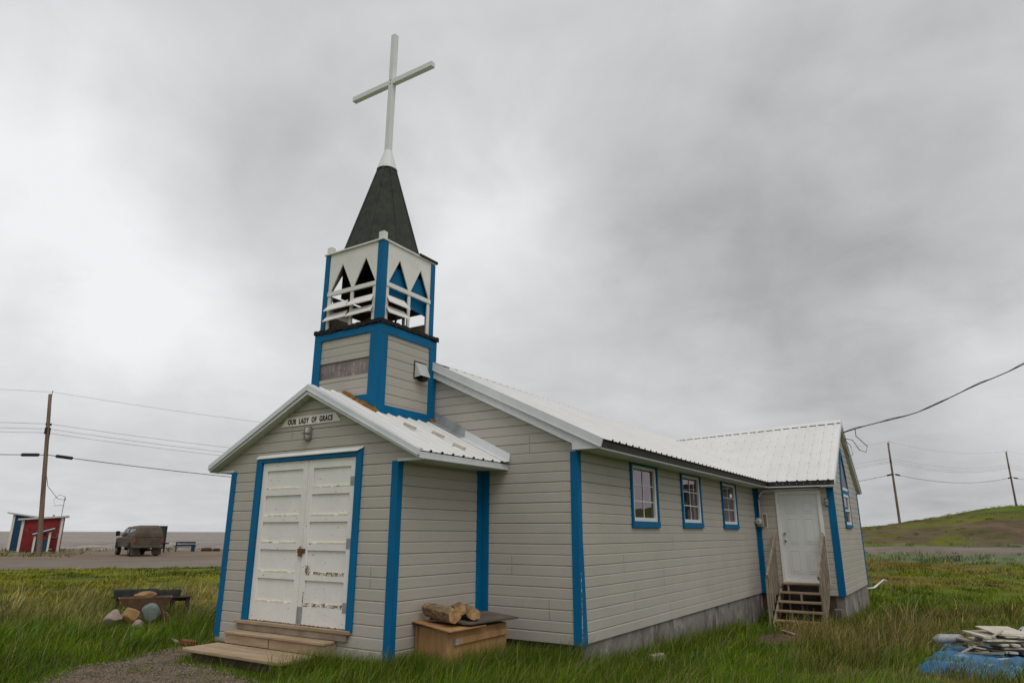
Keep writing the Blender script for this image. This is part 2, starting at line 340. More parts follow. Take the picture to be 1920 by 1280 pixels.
def roadmask(x, y):       # road climbing past the hill, behind the meadow
    w = sst(-26, -12, x); yy = y - 1.2 * np.sin(x / 17.0)
    return w * sst(52, 53, yy) * (1 - sst(57, 58.2, yy))
def gz(x, y):
    x = np.asarray(x, float); y = np.asarray(y, float)
    w = sst(-12, 1, x)
    zr = np.interp(y, [.5, 3.8, 11, 16, 25, 45, 53, 61], [0, -.20, -.43, -.44, -.28, .15, .30, .75])
    f = np.interp(y, [61, 66, 74, 84, 98, 140, 210, 300], [0, .16, .40, .68, 1.0, 1.04, .7, .2])
    H = np.interp(x, [-45, -20, -10, -.4, 3, 6, 12, 17, 40, 120], [0, 1.4, 2.1, 2.6, 3.2, 3.5, 4.7, 5.0, 5.5, 5.0])
    z = w * zr * (1 - f * 1.0) + f * np.maximum(H, 0) * sst(-45, -20, x)
    z = z + f * (fbm(x, y, 9) - .5) * .9 + (1 - f) * (fbm(x + 50, y, 7) - .5) * .10 * sst(14, 30, np.hypot(x - CAM.x, y - CAM.y)) * w
    s = shore(x, y)
    z = np.where(s > 0, z * (1 - sst(0, 4, s)) - 3.0 * sst(0, 6, s), z)
    return z
def rlayby(x, y):
    t = tcoord(x, y) + 1.6 * (fbm(x, y, 4) - .5); s = scoord(x, y)
    return (t > 36.6) & (t < 70.5) & (x < -6)
# colours of the living ground, linear albedo
C = dict(lush=(.120, .195, .010), deep=(.055, .110, .012), olive=(.235, .240, .014), yell=(.34, .29, .020), straw=(.40, .31, .14),
         rust=(.27, .150, .065), blueg=(.19, .28, .16), brown=(.18, .125, .065), dirt=(.20, .135, .095), green=(.145, .225, .012))
def cover(x, y):
    """per point: cover colour (n,3), blade height, density 0..1"""
    x = np.asarray(x, float); y = np.asarray(y, float); n = len(x)
    r = np.hypot(x - CAM.x, y - CAM.y); t = tcoord(x, y)
    a = fbm(x, y, 3.0); b = fbm(x + 90, y + 40, 1.1); c_ = fbm(x - 30, y + 10, 7)
    col = np.tile(np.array(C['lush']), (n, 1)); h = np.full(n, .20); d = np.ones(n)
    def mix(w, name):
        nonlocal col
        w = np.clip(w, 0, 1)[:, None]; col = col * (1 - w) + np.array(C[name]) * w
    right = x > 2 + 0.25 * (y - 2)
    right = (x - CAM.x) > -.22 * (y - CAM.y)          # the meadow behind and right of the church
    left = ~right & (x < 3)
    # left meadow
    L_ = left.astype(float)
    mix(L_ * sst(17, 21, t) * (.55 + .5 * sst(.40, .60, a)), 'olive')
    mix(L_ * sst(.50, .60, c_) * sst(15, 20, t) * .45, 'yell'); mix(L_ * sst(.52, .62, b) * sst(20, 24, t) * .7, 'deep')
    strawb = L_ * sst(13.5, 16.5, t) * (1 - sst(21, 26, t)) * sst(.34, .52, b)
    mix(strawb * .62, 'straw')
    mix(L_ * sst(35.0, 36.5, t) * .5, 'deep')
    h = np.where(left, .20 + .12 * (a - .3) - .12 * sst(17, 23, t) + .12 * strawb, h)
    # right meadow
    Rm = right.astype(float)
    mix(Rm * sst(7, 12, y) * .55 * sst(.35, .6, a), 'green')
    rb = Rm * sst(.44, .58, b * .6 + a * .4) * sst(3.5, 6.5, y) * (1 - sst(16, 19, y))
    mix(rb * .62, 'rust')
    mix(Rm * sst(.58, .70, b) * sst(2, 5, y) * (1 - sst(17, 20, y)) * .5, 'straw')
    mix(Rm * sst(15, 18, y) * .6, 'olive'); mix(Rm * sst(16, 19, y) * sst(.50, .62, b) * .6, 'deep'); mix(Rm * sst(20, 26, y) * sst(.54, .62, a) * .5, 'rust')
    mix(Rm * sst(15, 17, y) * (1 - sst(22, 26, y)) * sst(.36, .54, a) * .8, 'lush')
    mix(Rm * sst(30, 38, y) * sst(.46, .58, c_) * .55, 'rust')
    mix(Rm * sst(38, 44, y) * .8 * sst(-2, 8, x), 'blueg'); mix(Rm * sst(38, 44, y) * .5 * (1 - sst(-2, 8, x)), 'green')
    h = h * np.where(left, 1 - .55 * np.exp(-((x + 3.2) ** 2 + (y - .6) ** 2) / 1.1), 1)
    h = np.where(right, .24 + .20 * rb - .10 * sst(17, 20, y) + .16 * sst(38, 44, y) * sst(-2, 8, x), h)
    near = right & (x < 7.6) & (y > 1.5) & (y < 17); h = np.where(near, h * (.45 + .55 * sst(.5, 2.2, np.where(y < 11.0, x - 4.95, np.maximum(x - 6.8, 0) + np.maximum(10.6 - y, 0)))), h)
    # hill
    hl = (y > 61).astype(float) * (x > -40)
    hv = (.45 + 1.1 * fbm(x * 1.0, y * .55, 2.3, 3))[:, None]; mix(hl, 'olive'); mix(hl * sst(.42, .6, b) * .7, 'green'); mix(hl * sst(.45, .58, c_) * .75, 'brown')
    mix(hl * sst(82, 92, y) * sst(8, 12, x) * .9, 'lush')
    bank = hl * (1 - sst(76, 84, y)) * sst(.40, .50, fbm(x, y, 2.6) + .12 * sst(2, 14, x) - .04)
    mix(bank, 'dirt'); d = np.where(bank > .5, .05, d)
    h = np.where(hl > 0, .10 + .16 * sst(.5, .7, b), h)
    col = np.where(hl[:, None] > 0, col * hv * .85, col)
    # shore side
    sea = (t > 47.5) & (x < -6)
    mix(sea.astype(float) * .5, 'olive')
    h = np.where(sea, .22, h)
    return col, h, d
def grassok(x, y):
    t = tcoord(x, y); s = scoord(x, y); ok = np.ones(len(x), bool)
    nz = fbm(x, y, .9) - .5
    ok &= ~((x > 0.02) & (x < 3.34) & (y > 0.02) & (y < 3)); ok &= ~((x > -3) & (x < 4.94) & (y > 1.9) & (y < 24)); ok &= ~((x > 4) & (x < 6.80) & (y > 11.73) & (y < 16.4))
    ok &= ~((x > .35) & (x < 2.5) & (y > -.80) & (y < 0))                     # steps
    ok &= ~((x > 3.5) & (x < 4.08) & (y > .32) & (y < 1.3))                 # crate
    # gravel in front of the steps
    gd = gravel_d(x, y) + nz * .45
    ok &= (gd > 0) | (rng.random(len(x)) < np.where(gd > -.6, .50, .22) * (fbm(x, y, .35) > .46))
    dd = np.hypot((x - 6.15) / .45, (y - 8.1) / 1.15) + nz * .8
    ok &= (dd > 1) | (rng.random(len(x)) < .06)
    ok &= ~((x > 5.45) & (x < 6.5) & (y > 10.45) & (y < 11.7))
    # road / lay-by on the sea side
    lay = (t > 36.6 + nz * 1.2) & (t < 71.0 + nz * 2.5) & (x < -6)
    green = (t > 52.5 + nz * 3) & (t < 66 + nz * 2) & (s < -11 + nz * 4) & (s > -42)
    ok &= ~lay | green
    ok &= shore(x, y) < .6
    ok &= roadmask(x, y) < .4
    ok &= ~((np.hypot((x - 9.62) / 1.05, (y - 7.25) / 1.75)) < .86)
    return ok
GP = [(.40, -2.5), (-.02, -1.85), (-.12, -1.40), (-.30, -.68), (-.40, -.25), (.05, -.42), (.6, -.95), (1.35, -1.0), (2.1, -1.05), (2.7, -1.25), (2.7, -1.8), (2.9, -2.8), (2.4, -4), (.8, -4), (.5, -3.2)]
def gravel_d(x, y):
    """signed distance, negative inside the gravel polygon"""
    x = np.asarray(x, float); y = np.asarray(y, float); d = np.full(x.shape, 1e9); ins = np.zeros(x.shape, bool)
    for (ax, ay), (bx_, by_) in zip(GP, GP[1:] + GP[:1]):
        ex, ey = bx_ - ax, by_ - ay; wx, wy = x - ax, y - ay; tt = np.clip((wx * ex + wy * ey) / (ex * ex + ey * ey), 0, 1)
        d = np.minimum(d, np.hypot(wx - ex * tt, wy - ey * tt))
        cnd = (ay > y) != (by_ > y); xi = ax + (y - ay) * ex / (ey if ey else 1e-9); ins ^= cnd & (x < xi)
    return np.where(ins, -d, d)
def G(x, y): return float(gz(np.array([x]), np.array([y]))[0])
def setcol(me, cols):
    ca = me.color_attributes.new('Col', 'FLOAT_COLOR', 'POINT')
    a = np.ones((len(cols), 4), np.float32); a[:, :3] = cols; ca.data.foreach_set('color', a.ravel())

def build_ground():
    nr, na = 260, 720
    rr = np.concatenate([[0.0], np.geomspace(1.2, 420, nr - 12), np.geomspace(470, 3200, 11)]); nr = len(rr)
    aa = np.linspace(0, 2 * np.pi, na, endpoint=False)
    X = CAM.x + rr[:, None] * np.cos(aa)[None, :]; Y = CAM.y + rr[:, None] * np.sin(aa)[None, :]
    x = X.ravel(); y = Y.ravel(); z = gz(x, y) - .10 * roadmask(x, y) - .06
    x_ = x; near = np.hypot(x - CAM.x, y - CAM.y) < 40
    z = z + near * .06 * 1.0 - .012
    z = np.where(near, z, z)
    col, h, d = cover(x, y)
    col = col * .55 + np.array([.05, .045, .015]) * .45
    col = np.where((roadmask(x, y) > .3)[:, None], np.array([[.14, .11, .09]]), col)
    v = np.stack([x, y, z], 1)
    f = []
    i = np.arange(nr - 1)[:, None]; j = np.arange(na)[None, :]
    q = np.stack([i * na + j, (i + 1) * na + j, (i + 1) * na + (j + 1) % na, i * na + (j + 1) % na], -1).reshape(-1, 4)
    me = bpy.data.meshes.new('ground'); me.vertices.add(len(v)); me.vertices.foreach_set('co', v.ravel())
    me.loops.add(q.size); me.loops.foreach_set('vertex_index', q.ravel()); me.polygons.add(len(q))
    me.polygons.foreach_set('loop_start', np.arange(0, q.size, 4)); me.update(calc_edges=True); me.validate()
    me.polygons.foreach_set('use_smooth', [True] * len(me.polygons))
    me.materials.append(M['ground']); setcol(me, col)
    o = bpy.data.objects.new('ground', me); COL.objects.link(o); o['kind'] = 'structure'
build_ground()
def sheet(name, xs, ys, zfn, mat, keep=None, kind='structure'):
    X, Y = np.meshgrid(xs, ys, indexing='ij'); Z = zfn(X, Y); nx, ny = X.shape
    b = MB(); b.v = [tuple(p) for p in np.stack([X.ravel(), Y.ravel(), Z.ravel()], 1)]
    K = keep(X, Y) if keep is not None else np.ones_like(X, bool)
    for i in range(nx - 1):
        for j in range(ny - 1):
            if K[i, j] or K[i + 1, j] or K[i, j + 1] or K[i + 1, j + 1]:
                b.f.append((i * ny + j, (i + 1) * ny + j, (i + 1) * ny + j + 1, i * ny + j + 1)); b.mi.append(0)
    o = b.build(name, mat, smooth=True, recalc=False); o['kind'] = kind; return o
def strip(name, s0, s1, t0, t1, z, mat, ns=160, nt=14, wob=.5):
    b = MB()
    for i in range(ns + 1):
        s = s0 + (s1 - s0) * i / ns
        for j in range(nt + 1):
            t = t0 + (t1 - t0) * j / nt
            e = wob * (float(fbm(np.array([s]), np.array([t0 * 3.]), 5)[0]) - .5) * 2 if j in (0, nt) else 0
            t += e
            x = CAM.x + .6 * s - .8 * t; y = CAM.y + .8 * s + .6 * t
            b.v.append((x, y, z - (.10 if j in (0, nt) else 0)))
    for i in range(ns):
        for j in range(nt): b.f.append((i * (nt + 1) + j, (i + 1) * (nt + 1) + j, (i + 1) * (nt + 1) + j + 1, i * (nt + 1) + j + 1)); b.mi.append(0)
    o = b.build(name, mat, smooth=False); o['kind'] = 'structure'; return o
strip('road', -120, 22, 36.4, 48.4, .016, M['road'], wob=.7)
strip('gravel_layby', -120, 22, 46.5, 72.0, .006, M['layby'], wob=1.6)
sheet('hill_road', np.arange(-24, 90, 1.0), np.arange(50, 66, .5), lambda X, Y: gz(X, Y) + .03 - .2 * (roadmask(X, Y) < .35), M['road'], keep=lambda X, Y: roadmask(X, Y) > .35)
sheet('gravel_path', np.arange(-1.8, 3.4, .06), np.arange(-4.4, .4, .06),
      lambda X, Y: .012 + .02 * (fbm(X, Y, .25) - .5) - .06 * sst(-.12, .12, gravel_d(X, Y) + .35 * (fbm(X, Y, .6) - .5)), M['gravel'], keep=lambda X, Y: gravel_d(X, Y) < .3)
sheet('bare_dirt', np.arange(5.3, 7.0, .06), np.arange(6.6, 10.6, .06),
      lambda X, Y: gz(X, Y) + .012 + .03 * (fbm(X, Y, .3) - .5) - .08 * sst(.75, 1.15, np.hypot((X - 6.1) / .5, (Y - 8.3) / 1.5) + .5 * (fbm(X, Y, .6) - .5)), M['dirt'],
      keep=lambda X, Y: np.hypot((X - 6.1) / .5, (Y - 8.3) / 1.5) < 1.4)
def build_sea():
    b = MB()
    t = np.concatenate([np.arange(70, 180, .7), np.geomspace(181, 6500, 60)]); s = np.concatenate([-np.geomspace(5200, 121, 25), np.arange(-120, 60, 1.1), np.geomspace(61, 5200, 25)])
    T, S = np.meshgrid(t, s, indexing='ij')
    x = CAM.x + .6 * S - .8 * T; y = CAM.y + .8 * S + .6 * T
    amp = .62 * (1 - sst(110, 330, T))
    z = -1.25 + amp * (.35 * np.sin(T / 1.25 + 7 * fbm(x, y, 9) + S * .12) + 1.3 * (fbm(x, y, 3.6) - .5) + .3 * (fbm(x + 9, y, 1.4, 2) - .5))
    nt, ns = T.shape; b.v = [tuple(p) for p in np.stack([x.ravel(), y.ravel(), z.ravel()], 1)]
    for i in range(nt - 1):
        for j in range(ns - 1): b.f.append((i * ns + j, (i + 1) * ns + j, (i + 1) * ns + j + 1, i * ns + j + 1)); b.mi.append(0)
    o = b.build('sea', M['water'], smooth=True, recalc=False)
    o['kind'] = 'structure'
build_sea()

# ------------------------------------------------------------------ grass
def blades(name, x, y, h, w, col, label, lean=(.841, .541), leanamt=.45, zoff=0.0, segs=3, droop=1.0, out=None):
    n = len(x); z = gz(x, y) - .02 + zoff
    ang = rng.random(n) * 2 * np.pi
    dx, dy = np.cos(ang), np.sin(ang)                              # blade width direction
    la = leanamt * (.4 + rng.random(n)); lx = lean[0] * la + (rng.random(n) - .5) * .9; ly = lean[1] * la + (rng.random(n) - .5) * .9
    if out is not None: lx = lx * .75 + out[0]; ly = ly * .75 + out[1]
    ts = np.linspace(0, 1, segs + 1); V = []
    for k, t in enumerate(ts):
        ox = lx * h * t ** 1.8 * droop; oy = ly * h * t ** 1.8 * droop; oz = h * (t - .22 * t ** 2.5 * np.hypot(lx, ly))
        ww = w * (1 - t ** 1.6) * .5
        if k < segs:
            V.append(np.stack([x + ox - dx * ww, y + oy - dy * ww, z + oz], 1)); V.append(np.stack([x + ox + dx * ww, y + oy + dy * ww, z + oz], 1))
        else: V.append(np.stack([x + ox, y + oy, z + oz], 1))
    m = 2 * segs + 1
    v = np.stack(V, 1).reshape(-1, 3)
    base = np.arange(n)[:, None] * m
    quads = np.concatenate([base + np.array([[2 * k, 2 * k + 1, 2 * k + 3, 2 * k + 2]]) for k in range(segs - 1)], 0) if segs > 1 else np.zeros((0, 4), int)
    tris = base + np.array([[m - 3, m - 2, m - 1]])
    me = bpy.data.meshes.new(name); me.vertices.add(len(v)); me.vertices.foreach_set('co', v.astype(np.float32).ravel())
    nl = quads.size + tris.size; me.loops.add(nl); me.loops.foreach_set('vertex_index', np.concatenate([quads.ravel(), tris.ravel()]).astype(np.int32))
    me.polygons.add(len(quads) + len(tris))
    ls = np.concatenate([np.arange(len(quads)) * 4, quads.size + np.arange(len(tris)) * 3]).astype(np.int32)
    me.polygons.foreach_set('loop_start', ls); me.update(calc_edges=True)
    me.polygons.foreach_set('use_smooth', [True] * len(me.polygons))
    me.materials.append(M['grass']); setcol(me, np.repeat(col, m, axis=0))
    o = bpy.data.objects.new(name, me); COL.objects.link(o); tag(o, label, 'grass', kind='stuff'); return o
def sample(n, r0, r1, a0=-44, a1=46):
    """even cover over the solid angle: as many blades per metre of log distance"""
    r = np.exp(rng.random(n) * (math.log(r1) - math.log(r0)) + math.log(r0)); a = R(YAW) + np.radians(a0 + rng.random(n) * (a1 - a0))
    return CAM.x + np.sin(a) * r, CAM.y + np.cos(a) * r, r
def make_grass(name, n, r0, r1, label, hs=1.0, ws=1.0, per=20):
    nt = n // per
    tx, ty, tr = sample(nt, r0, r1); tcol, th, td = cover(tx, ty)
    k = rng.random(nt) < td; tx, ty, tr, tcol, th = tx[k], ty[k], tr[k], tcol[k], th[k]; nt = len(tx)
    tb = (.45 + 1.0 * rng.random((nt, 1))) * (.35 + 1.30 * fbm(tx + 7, ty - 3, .55 if r1 < 20 else 1.6, 3))[:, None]
    hue = rng.random(nt); tcol = tcol * tb
    q = hue < .14; tcol[q] = tcol[q] * .4 + np.array([.10, .175, .075]) * .6 * tb[q]
    q = (hue > .86) & (hue < .94); tcol[q] = tcol[q] * .45 + np.array([.40, .31, .15]) * .55
    tsz = (.4 + 1.1 * rng.random(nt) ** 1.4) * (.45 + 1.0 * fbm(tx - 11, ty + 5, 2.4, 2)) * (.5 + .95 * fbm(tx, ty, .6, 2))
    idx = np.repeat(np.arange(nt), per); n = len(idx)
    sp = np.minimum(.030 + .0045 * tr, .16)[idx] * (.6 + .8 * tsz[idx]); g1 = rng.normal(size=n); g2 = rng.normal(size=n)
    x = tx[idx] + g1 * sp; y = ty[idx] + g2 * sp; r = tr[idx]
    ok = grassok(x, y); idx, x, y, r, g1, g2 = idx[ok], x[ok], y[ok], r[ok], g1[ok], g2[ok]; n = len(x)
    col = tcol[idx] * (.55 + .9 * rng.random((n, 1)) ** 1.2); s_ = rng.random(n) > .95
    col[s_] = col[s_] * .35 + np.array([.46, .37, .19]) * .65 * (.6 + .6 * rng.random((s_.sum(), 1)))
    h = th[idx] * hs * tsz[idx] * (.55 + .75 * rng.random(n)) * 1.0
    gd = gravel_d(x, y); h = np.where(gd < .8, h * (.30 + .70 * sst(-.1, .8, gd)), h)
    w = np.maximum(.006, r * .00080) * ws * (.5 + 1.0 * rng.random(n) ** 1.5)
    blades(name, x, y, h, w, col, label, out=(g1 * .28, g2 * .28))
make_grass('meadow_grass', 250000, 4.2, 17, 'long wind-bent green and straw grass growing round the church')
make_grass('far_meadow_grass', 120000, 17, 50, 'low olive and green grass of the meadows beyond the church', 1.0, 1.5)
make_grass('hill_grass', 60000, 50, 120, 'rough grass tufts on the hillside and the shore verge', .9, .8)
def seedheads():
    x, y, r = sample(10000, 5, 26); ok = grassok(x, y); x, y, r = x[ok], y[ok], r[ok]
    cl = fbm(x, y, 1.6); right = (x - CAM.x) > -.22 * (y - CAM.y); t = tcoord(x, y)
    p = np.where(right, sst(.42, .6, cl) * sst(3, 6, y) * (1 - sst(17, 19, y)) * .55, sst(.45, .6, cl) * np.where((t > 15) & (t < 21), 1.0, .12))
    p = np.maximum(p, .05); k = rng.random(len(x)) < p; x, y, r = x[k], y[k], r[k]; right = right[k]
    gd = gravel_d(x, y); k = gd > .3; x, y, r, right = x[k], y[k], r[k], right[k]
    n = len(x); col = np.where(right[:, None], np.array([[.30, .20, .11]]), np.array([[.40, .31, .17]])) * (.6 + .7 * rng.random((n, 1)))
    blades('seed_grass', x, y, .26 + .24 * rng.random(n), np.maximum(.005, r * .0007), col, 'dry brown seed stalks standing above the green grass', leanamt=.35)
seedheads()
def ringgrass():
    """grass hugging the walls, steps and crate"""
    xs = []; ys = []
    for (x0, y0, x1, y1, n, sp) in [(3.42, -.12, 3.42, .2, 500, .10), (2.6, -.12, 3.45, -.12, 1500, .14), (3.45, .22, 4.15, -.02, 2600, .07), (4.22, .1, 4.30, 1.4, 2600, .07), (4.15, 1.72, 4.95, 1.72, 1600, .1),
                                    (5.1, 1.9, 5.1, 9, 2600, .12), (-.12, -.15, -.12, 3, 900, .12), (.0, -.12, .45, -.12, 500, .08), (2.55, -.85, 2.55, -.1, 1500, .12), (6.95, 11.5, 6.95, 16, 900, .14), (5, 11.2, 5.45, 11.4, 500, .2), (6.55, 11.3, 6.9, 11.5, 500, .1)]:
        t = rng.random(n); xs.append(x0 + (x1 - x0) * t + rng.normal(0, sp, n)); ys.append(y0 + (y1 - y0) * t + rng.normal(0, sp, n))
    x = np.concatenate(xs); y = np.concatenate(ys); ok = grassok(x, y); x, y = x[ok], y[ok]; n = len(x); r = np.hypot(x - CAM.x, y - CAM.y)
    col = np.array([C['lush']]) * (.4 + 1.0 * rng.random((n, 1))); s_ = rng.random(n) > .85; col[s_] = np.array([.42, .33, .17]) * .8
    clump = fbm(x, y, .5, 2); blades('wall_grass', x, y, (.12 + .28 * rng.random(n)) * (.4 + 1.1 * clump), np.maximum(.0045, r * .0007), col, 'tall grass growing against the walls, steps and crate', leanamt=.3)
ringgrass()
def gravel():
    n = 26000; x = -1.3 + rng.random(n) * 4.6; y = -4.2 + rng.random(n) * 4.6
    ok = gravel_d(x, y) + .35 * (fbm(x, y, .6) - .5) < 0.05; ok &= ~((x > .3) & (x < 2.5) & (y > -.8)); x, y = x[ok], y[ok]; n = len(x)
    s = .005 + .011 * rng.random(n) ** 2.2; P = np.array([(1, 0, 0), (-.6, .8, 0), (-.5, -.9, .1), (0.1, 0, .7), (0, 0, -.6)]); 
    F = np.array([(0, 1, 3), (1, 2, 3), (2, 0, 3), (1, 0, 4), (2, 1, 4), (0, 2, 4)])
    th = rng.random(n) * 6.28; c, s_ = np.cos(th), np.sin(th); V = np.zeros((n, 5, 3))
    V[:, :, 0] = x[:, None] + s[:, None] * (c[:, None] * P[:, 0] - s_[:, None] * P[:, 1]); V[:, :, 1] = y[:, None] + s[:, None] * (s_[:, None] * P[:, 0] + c[:, None] * P[:, 1])
    V[:, :, 2] = .017 + s[:, None] * P[:, 2]
    f = (np.arange(n)[:, None, None] * 5 + F[None]).reshape(-1, 3)
    me = bpy.data.meshes.new('gravel_stones'); me.vertices.add(n * 5); me.vertices.foreach_set('co', V.astype(np.float32).ravel()); me.loops.add(f.size); me.loops.foreach_set('vertex_index', f.ravel().astype(np.int32))
    me.polygons.add(len(f)); me.polygons.foreach_set('loop_start', (np.arange(len(f)) * 3).astype(np.int32)); me.update(calc_edges=True); me.materials.append(M['stones'])
    b = rng.random((n, 1)); setcol(me, np.repeat(np.array([[.23, .18, .13]]) * (.40 + 1.1 * b) + np.array([[0, .01, .02]]) * rng.random((n, 1)), 5, 0))
    o = bpy.data.objects.new('gravel_stones', me); COL.objects.link(o); tag(o, 'small brown and grey stones scattered before the front steps', 'gravel', kind='stuff')
gravel()

# ------------------------------------------------------------------ the church
VW, D1, X2, Y3, X3, Y4 = 3.355, 1.879, 4.954, 11.71, 6.813, 16.375
COURSE = .14
church = thing('church', (2.4, 7.0, 0), 'small grey wooden church with blue trim, white metal roofs and a steeple', 'church')
def siding(b, fn, a0, a1, z0, z1, lim=None, holes=(), phase=.214, joints=(), off=.018, m=None, skip=()):
    lim_ = lim or (lambda z: (a0, a1))
    def spans(z, za):
        lo, hi = lim_(za); lo = max(lo, a0); hi = min(hi, a1)
        out = [(lo, hi)]
        for (h0, h1, hz0, hz1) in holes:
            if hz0 - 1e-6 <= z <= hz1 + 1e-6:
                nx = []
                for (p, q) in out:
                    if h1 <= p or h0 >= q: nx.append((p, q)); continue
                    if p < h0: nx.append((p, h0))
                    if q > h1: nx.append((h1, q))
                out = nx
        return out
    k0 = math.floor((z0 - phase) / COURSE); k1 = math.ceil((z1 - phase) / COURSE)
    for k in range(k0, k1 + 1):
        c = phase + k * COURSE; weak = .006 if k % 2 else 0.0
        prof = [(c, off), (c + .116, off), (c + COURSE, weak)]
        def o_at(z):
            for (pa, oa), (pb, ob) in zip(prof, prof[1:]):
                if pa - 1e-9 <= z <= pb + 1e-9: return oa + (ob - oa) * (z - pa) / (pb - pa)
            return off
        zs = {c, c + .116, c + COURSE, max(z0, c), min(z1, c + COURSE)} | {h[2] for h in holes} | {h[3] for h in holes}
        zs = sorted(q for q in zs if max(z0, c) - 1e-9 <= q <= min(z1, c + COURSE) + 1e-9)
        for za, zb in zip(zs, zs[1:]):
            if zb - za < 1e-5: continue
            mid = (za + zb) / 2
            sa = spans(mid, za); sb = spans(mid, zb)
            if len(sa) != len(sb): sb = sa
            for (p, q), (p2, q2) in zip(sa, sb):
                if q - p < .002: continue
                if q2 < p2: p2 = q2 = (p2 + q2) / 2
                b.add([fn(p, za, o_at(za)), fn(q, za, o_at(za)), fn(q2, zb, o_at(zb)), fn(p2, zb, o_at(zb))], [(0, 1, 2, 3)], m)
        if z0 <= c <= z1:
            pw = .006 if (k - 1) % 2 else 0.0
            for (p, q) in spans(c + 1e-4, c):
                if q - p > .002: b.add([fn(p, c, pw), fn(q, c, pw), fn(q, c, off), fn(p, c, off)], [(0, 1, 2, 3)], m)
    for (a, zz) in joints:
        kk = round((zz - phase) / COURSE); za = phase + kk * COURSE
        for j in (0, 1):
            zc = za + j * COURSE
            b.add([fn(a, zc, off + .0008), fn(a + .007, zc, off + .0008), fn(a + .007, zc + .116, off + .0008), fn(a, zc + .116, off + .0008)], [(0, 1, 2, 3)], M['joint'])
FRONT = lambda yp: (lambda a, z, o: (a, yp - o, z))
SIDE = lambda xp: (lambda a, z, o: (xp + o, a, z))
def ribbed(b, A, B, Cc, D, pitch=.235, m=None, cap=None, h=.022, start=.06):
    """ribbed sheet: A-B along the ridge, Cc-D along the eave"""
    A, B, Cc, D = map(Vector, (A, B, Cc, D)); n = (B - A).cross(Cc - A).normalized()
    if n.z < 0: n = -n
    Lh = (D - Cc).length; prof = [(0, 0)]; q = start
    while q < Lh - .05:
        prof += [(q - .030, 0), (q - .014, h), (q + .014, h), (q + .030, 0)]
        g = q + pitch / 2
        if g < Lh - .05: prof += [(g - .016, 0), (g - .008, .005), (g + .008, .005), (g + .016, 0)]
        q += pitch
    prof.append((Lh, 0)); vs = []
    for (s, hh) in prof:
        t = s / Lh; vs.append(A.lerp(B, t) + n * hh); vs.append(Cc.lerp(D, t) + n * hh)
    b.add(vs, [(2 * i, 2 * i + 2, 2 * i + 3, 2 * i + 1) for i in range(len(prof) - 1)], m)
    rows = 6; q = start
    while q < Lh - .05:
        for i in range(rows):
            p = A.lerp(B, q / Lh).lerp(Cc.lerp(D, q / Lh), (i + .35 + .12 * math.sin(q * 9 + i)) / rows) + (Cc - D).normalized() * -.045 + n * .004
            e = .006; b.box(p.x - e, p.x + e, p.y - e, p.y + e, p.z - e, p.z + e, M['lampgrey'])
        q += pitch
    if cap:
        q = start; dv = (Cc - A).normalized() * .0035
        while q < Lh - .05:
            t = lambda s: Cc.lerp(D, s / Lh)
            b.add([t(q - .034) + dv - n * .012, t(q + .034) + dv - n * .012, t(q + .017) + n * (h + .002) + dv, t(q - .017) + n * (h + .002) + dv], [(0, 1, 2, 3)], M['black'])
            q += pitch
    return n

# --- walls
NAVE_R = ((2.4, 1.76, 4.308), (2.1, 13.9, 4.44))                    # ridge
NE = ((5.43, 1.76, 2.846), (5.43, 14.0, 2.85))                      # right eave
def nave_top(x): return 4.308 - .4825 * abs(x - 2.4)
b = MB()
def lim_nave(z):
    z = z + .10; hw = (4.308 - z) / .4825
    return (2.4 - hw, 2.4 + hw)
siding(b, FRONT(D1), -.15, X2, .214, 4.2, lim_nave, joints=[(4.2, 2.75), (3.9, 1.1), (4.5, .5)])
WIN = [(3.69, 4.85, 1.70, 2.735), (6.08, 7.25, 1.71, 2.745), (8.72, 9.90, 1.71, 2.745)]
jn = []
for k in range(0, 16, 2):
    for a in ([5.2, 8.9] if k % 4 == 0 else [3.4, 7.1, 10.4]):
        zz = .214 + k * COURSE
        if zz < 1.5: jn.append((a + .3 * math.sin(k), zz))
siding(b, SIDE(X2), D1, Y3, .214, 2.74, holes=[(w[0] + .03, w[1] - .03, w[2] + .03, w[3] - .03) for w in WIN], joints=jn)
b.box(-.2, 4.90, 1.95, 2.0, .2, 2.7, M['roomvoid']); b.box(-.2, -.15, 1.9, 18, .2, 2.7, M['siding'])
b.box(-.2, X2, 17.9, 18, .2, 2.75, M['siding'])
nw = b.build('nave_wall', M['siding'], church, recalc=False)
b = MB()                                                            # vestibule
VE_ = 3.83
def vest_top(x): return 3.65 - .493 * abs(x - 1.70)
def lim_vest(z):
    hw = (3.65 - .075 - z) / .493
    return (1.70 - hw, 1.70 + hw)
siding(b, FRONT(0), -.40, VE_ - .03, 2.51, 3.55, lim_vest, holes=[(.60, 2.73, .40, 2.66)], phase=.244 - .14, joints=[(1.28, 2.9)])
siding(b, FRONT(0), 0, VW, .104, 2.51, lim_vest, holes=[(.60, 2.73, .40, 2.66)], phase=.244 - .14, joints=[(3.0, 1.0)])
siding(b, SIDE(VW), 0, D1, .104, 2.53, phase=.244 - .14)
siding(b, lambda a, z, o: (-o, a, z), 0, D1, .104, 2.53, phase=.244 - .14)
b.box(.5, 2.8, .30, .33, .2, 2.8, M['roomvoid'])
b.build('vestibule_wall', M['siding'], church, recalc=False)
b = MB()                                                            # side wing
WR = ((2.1, 14.0, 4.45), (6.93, 14.04, 4.64)); WEZ = 2.86
def lim_wing(z):
    hw = (4.64 - .10 - z) / ((4.64 - WEZ) / 2.66); return (14.04 - hw, 14.04 + hw)
DOOR = (5.56, 6.46, .50, 2.57)
siding(b, FRONT(Y3), X2, X3, .214, 2.74, holes=[DOOR])
AW = (13.16, 14.34, 1.76, 3.80)
